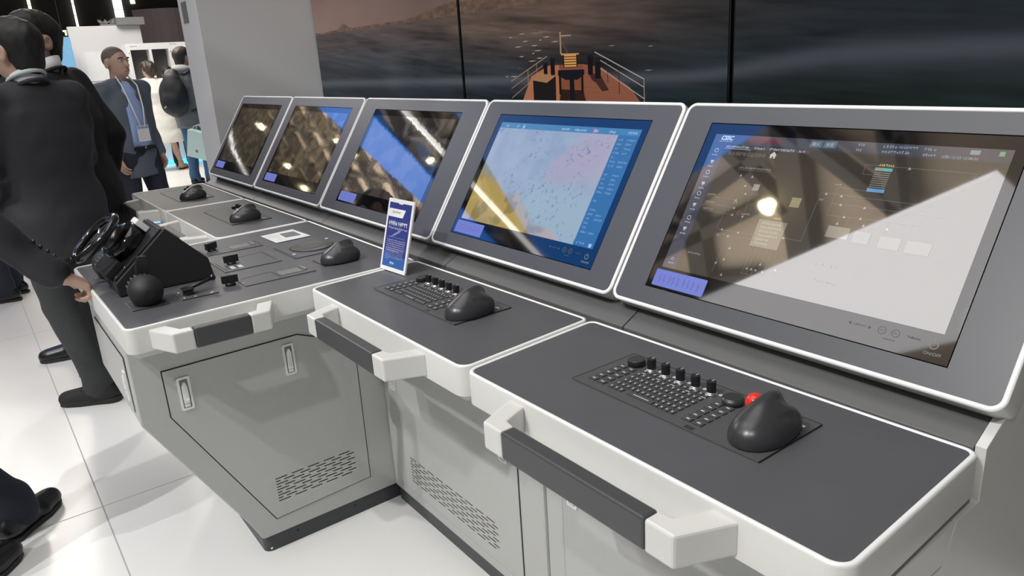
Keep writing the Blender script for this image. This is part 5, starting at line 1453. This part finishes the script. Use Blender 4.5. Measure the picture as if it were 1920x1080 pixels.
f.ell((-0.03, -0.29, 1.20), (0.185, 0.135, 0.27), 0); f.ell((-0.04, -0.36, 1.12), (0.15, 0.09, 0.16), 0.02); f.cone((-0.03, -0.26, 1.42), (-0.03, -0.22, 1.48), 0.10, 0.06, 0.04); f.wrinkle(0.006, 14, 16, 22, 1)
sdf_obj('pack_bag', [f.mesh()], PACK, bp_)
for q in (1, -1):
    b = MB(); b.tube([(0.10 * q, -0.20, 1.46), (0.135 * q, -0.06, 1.515), (0.15 * q, 0.08, 1.42), (0.17 * q, 0.12, 1.2), (0.18 * q, -0.05, 1.02), (0.13 * q, -0.20, 1.0)], 0.018, 8); b.obj('strap', PACK, bp_)
b = MB(); b.prism([(-0.10, 1.06), (-0.06, 1.07), (-0.065, 1.09)], -0.456, -0.452, axis='y'); b.obj('white_tag', SHIRTW, bp_)
BAGM = mat('pale_green_paper', (0.56, 0.70, 0.64), 0.7, noise=0.05)
pbx = thing('paper_bag', 'pale green paper bag hanging from the hand of the man in jeans', 'bag', (-6.05, 1.86, 0.40)); pbx.rotation_euler = (0.10, 0.28, 0.75)
b = MB(); b.box(-0.14, 0.14, -0.045, 0.045, 0.0, 0.36); b.obj('bag_body', BAGM, pbx, bevel=0.004)
for q in (1, -1):
    b = MB(); b.tube([(-0.07, 0.045 * q, 0.34), (-0.06, 0.03 * q, 0.42), (0, 0.02 * q, 0.45), (0.06, 0.03 * q, 0.42), (0.07, 0.045 * q, 0.34)], 0.004, 6); b.obj('bag_handle', SHIRTW, pbx)
b = MB(); b.cyl((0, -0.046, 0.10), (0, -0.0455, 0.10), 0.022, n=12); b.obj('round_print', MATS['grey_print'], pbx)
# two visitors far behind, only heads and shoulders show
person(-9.05, 2.36, (-0.9, 0.3), 1.62, 'dark haired visitor far behind, between the white dress and the backpack', SKIN, HAIRB, 'short', (TROUG, 'jacket'), NAVY, h=0.022, hf=0.012, shoes='leather')
person(-8.75, 2.86, (-0.9, -0.3), 1.72, 'black haired visitor in dark clothes far behind, beside the hooded jacket', SKIN2, HAIRB, 'short', (SUITB, 'jacket'), NAVY, h=0.022, hf=0.012, shoes='leather')
person(-1.9, -0.62, (-0.3, -0.95), 1.66, 'dark haired visitor at the far left edge, mostly hidden by the charcoal suit', SKIN, HAIRB, 'short', (SUITB, 'jacket'), NAVY, h=0.018, hf=0.010, shoes='leather')

# ------------------------------------------------------------------ booths behind the aisle
t = thing('exhibition_booth', 'tall white booth wall across the aisle with a small sign on it', 'booth', (-11, 0, 0))
b = MB(); b.box(-0.12, 0.0, 1.33, 2.49, 0.0, 2.37); b.obj('booth_wall', M_WHITEW, t, bevel=0.004)
b = MB(); b.box(0.0, 0.015, 1.50, 2.35, 1.45, 1.93); sgn = b.obj('wall_sign', M_WHITE, t)
ik = Ink(lambda u, v, l: (0.017, u, v))
ik.words(1.86, 1.69, 0.16, 0.05, (110, 108, 106), 1); ik.words(1.84, 1.59, 0.34, 0.06, (96, 94, 92), 2); ik.words(1.84, 1.594, 0.34, 0.055, (96, 94, 92), 5)
ik.obj('sign_text', M_PINK, sgn)
b = MB(); b.box(-0.5, 0.12, 2.10, 2.56, 2.37, 2.50); b.obj('roof_box', M_GREYD, t, bevel=0.004)
t = thing('potted_plant', 'small grey green plants on top of the white booth wall', 'plant', (-11.06, 1.98, 2.37))
b = MB(); b.box(-0.05, 0.05, -0.12, 0.12, 0, 0.03); b.obj('planter', M_GREYD, t)
b = MB(); r7 = random.Random(4)
for k in range(26):
    y0 = r7.uniform(-0.11, 0.11); a = r7.uniform(-0.8, 0.8); L = r7.uniform(0.05, 0.12)
    p0 = Vector((0, y0, 0.03)); p1_ = p0 + Vector((r7.uniform(-0.03, 0.03), math.sin(a) * L, math.cos(a) * L * 0.8)); w = Vector((0.012, 0.01, 0))
    mid = (p0 + p1_) / 2
    b.add([p0, mid + w, p1_, mid - w], [(0, 1, 2, 3)])
tag(b.obj('foliage', M_LEAF, t, fixn=False), kind='stuff')
t = thing('display_cabinet', 'white display cabinet with two dark windows across the aisle', 'cabinet', (-9.62, 0, 0))
b = MB()
b.box(-0.3, 0, 1.92, 4.0, 0.0, 1.38); b.box(-0.3, 0, 1.92, 4.0, 1.90, 2.0); b.box(-0.3, 0, 1.92, 1.985, 1.38, 1.9); b.box(-0.3, 0, 2.265, 2.31, 1.38, 1.9); b.box(-0.3, 0, 2.575, 4.0, 1.38, 1.9); b.obj('cabinet_case', M_WHITE, t)
b = MB(); b.box(-0.25, -0.2, 1.98, 2.27, 1.38, 1.9); b.obj('window_pane', M_DGLASS, t)
b = MB(); b.box(-0.25, -0.2, 2.305, 2.58, 1.38, 1.9); b.obj('window_pane', M_DGLASS, t)
ik = Ink(lambda u, v, l: (0.003, u, v))
ik.words(1.985, 1.947, 0.10, 0.016, (60, 60, 62), 3); ik.words(2.61, 1.965, 0.11, 0.016, (60, 60, 62), 4); ik.rect(2.60, 2.615, 1.84, 1.86, (120, 120, 120)); ik.rect(1.955, 1.968, 1.84, 1.86, (120, 120, 120))
ik.obj('header_text', M_PINK, t)
b = MB(); b.box(0.0, 0.05, 0.9, 4.6, 0.0, 0.06)
cy = tag(b.obj('led_strip', M_CYAN), 'glowing cyan light strip along the foot of the white booth', 'light strip'); cy.location = (-9.5, 0, 0)
t = thing('curved_fascia', 'plum brown curved booth fascia high above the white cabinet', 'fascia', (-14, 0, 0))
b = MB(); n = 14; V = []; F = []
for k in range(n + 1):
    a = math.radians(-60 + 120 * k / n)
    for r_ in (1.05, 0.97):
        V += [(r_ * math.cos(a) - 0.9, 4.0 + r_ * math.sin(a), 2.16), (r_ * math.cos(a) - 0.9, 4.0 + r_ * math.sin(a), 2.88)]
for k in range(n):
    q = 4 * k; F += [(q, q + 4, q + 5, q + 1), (q + 2, q + 3, q + 7, q + 6), (q + 1, q + 5, q + 7, q + 3), (q, q + 2, q + 6, q + 4)]
F += [(0, 1, 3, 2), (4 * n, 4 * n + 2, 4 * n + 3, 4 * n + 1)]
b.add(V, F); b.obj('fascia_shell', M_MAROON, t)
b = MB(); b.cyl((-0.9, 4.0, 0.0), (-0.9, 4.0, 2.85), 0.5, 0.5, 20); b.obj('fascia_core', M_MAROON, t)
b = MB(); b.box(-10.62, -10.5, 1.05, 1.27, 0.0, 2.18)
bb_ = tag(b.obj('graphic_panel', M_BOOTHB, bevel=0.003), 'light blue printed panel at the end of the white booth wall', 'panel')
t = thing('square_lamp', 'small square glowing yellow frame lamp above the blue panel', 'lamp', (-14, 0, 0))
b = MB(); b.box(0, 0.05, 1.54, 1.69, 2.45, 2.48); b.box(0, 0.05, 1.54, 1.565, 2.33, 2.48); b.box(0, 0.05, 1.665, 1.69, 2.38, 2.48); b.box(0, 0.05, 1.54, 1.63, 2.33, 2.355); b.obj('lamp_frame', M_YELLED, t)
b = MB(); b.cyl((0.025, 1.615, 2.48), (0.025, 1.615, 8.5), 0.008, n=6); b.obj('hanger', M_TRUSS, t)
for nm, y0, y1, z0, z1, m, lab in (('warm', 2.82, 2.92, 3.96, 5.0, M_LEDW, 'thin warm upright tube light on the dark hall wall, leftmost'), ('white', 4.32, 4.39, 3.56, 5.0, M_LED, 'thin white upright tube light on the dark hall wall, in the middle'), ('broad', 5.80, 6.12, 3.77, 5.0, M_LEDS, 'broad white upright light on the dark hall wall, right of the two thin ones'), ('end', 6.46, 6.63, 4.39, 5.0, M_LEDW, 'short warm light at the top edge beside the column')):
    t = thing('wall_light', lab, 'light', (-30.95, 0, 0))
    zc = z0
    while zc < z1:
        b = MB(); b.box(0, 0.08, y0, y1, zc, min(zc + 0.40, z1)); b.obj('tube', m, t); zc += 0.43
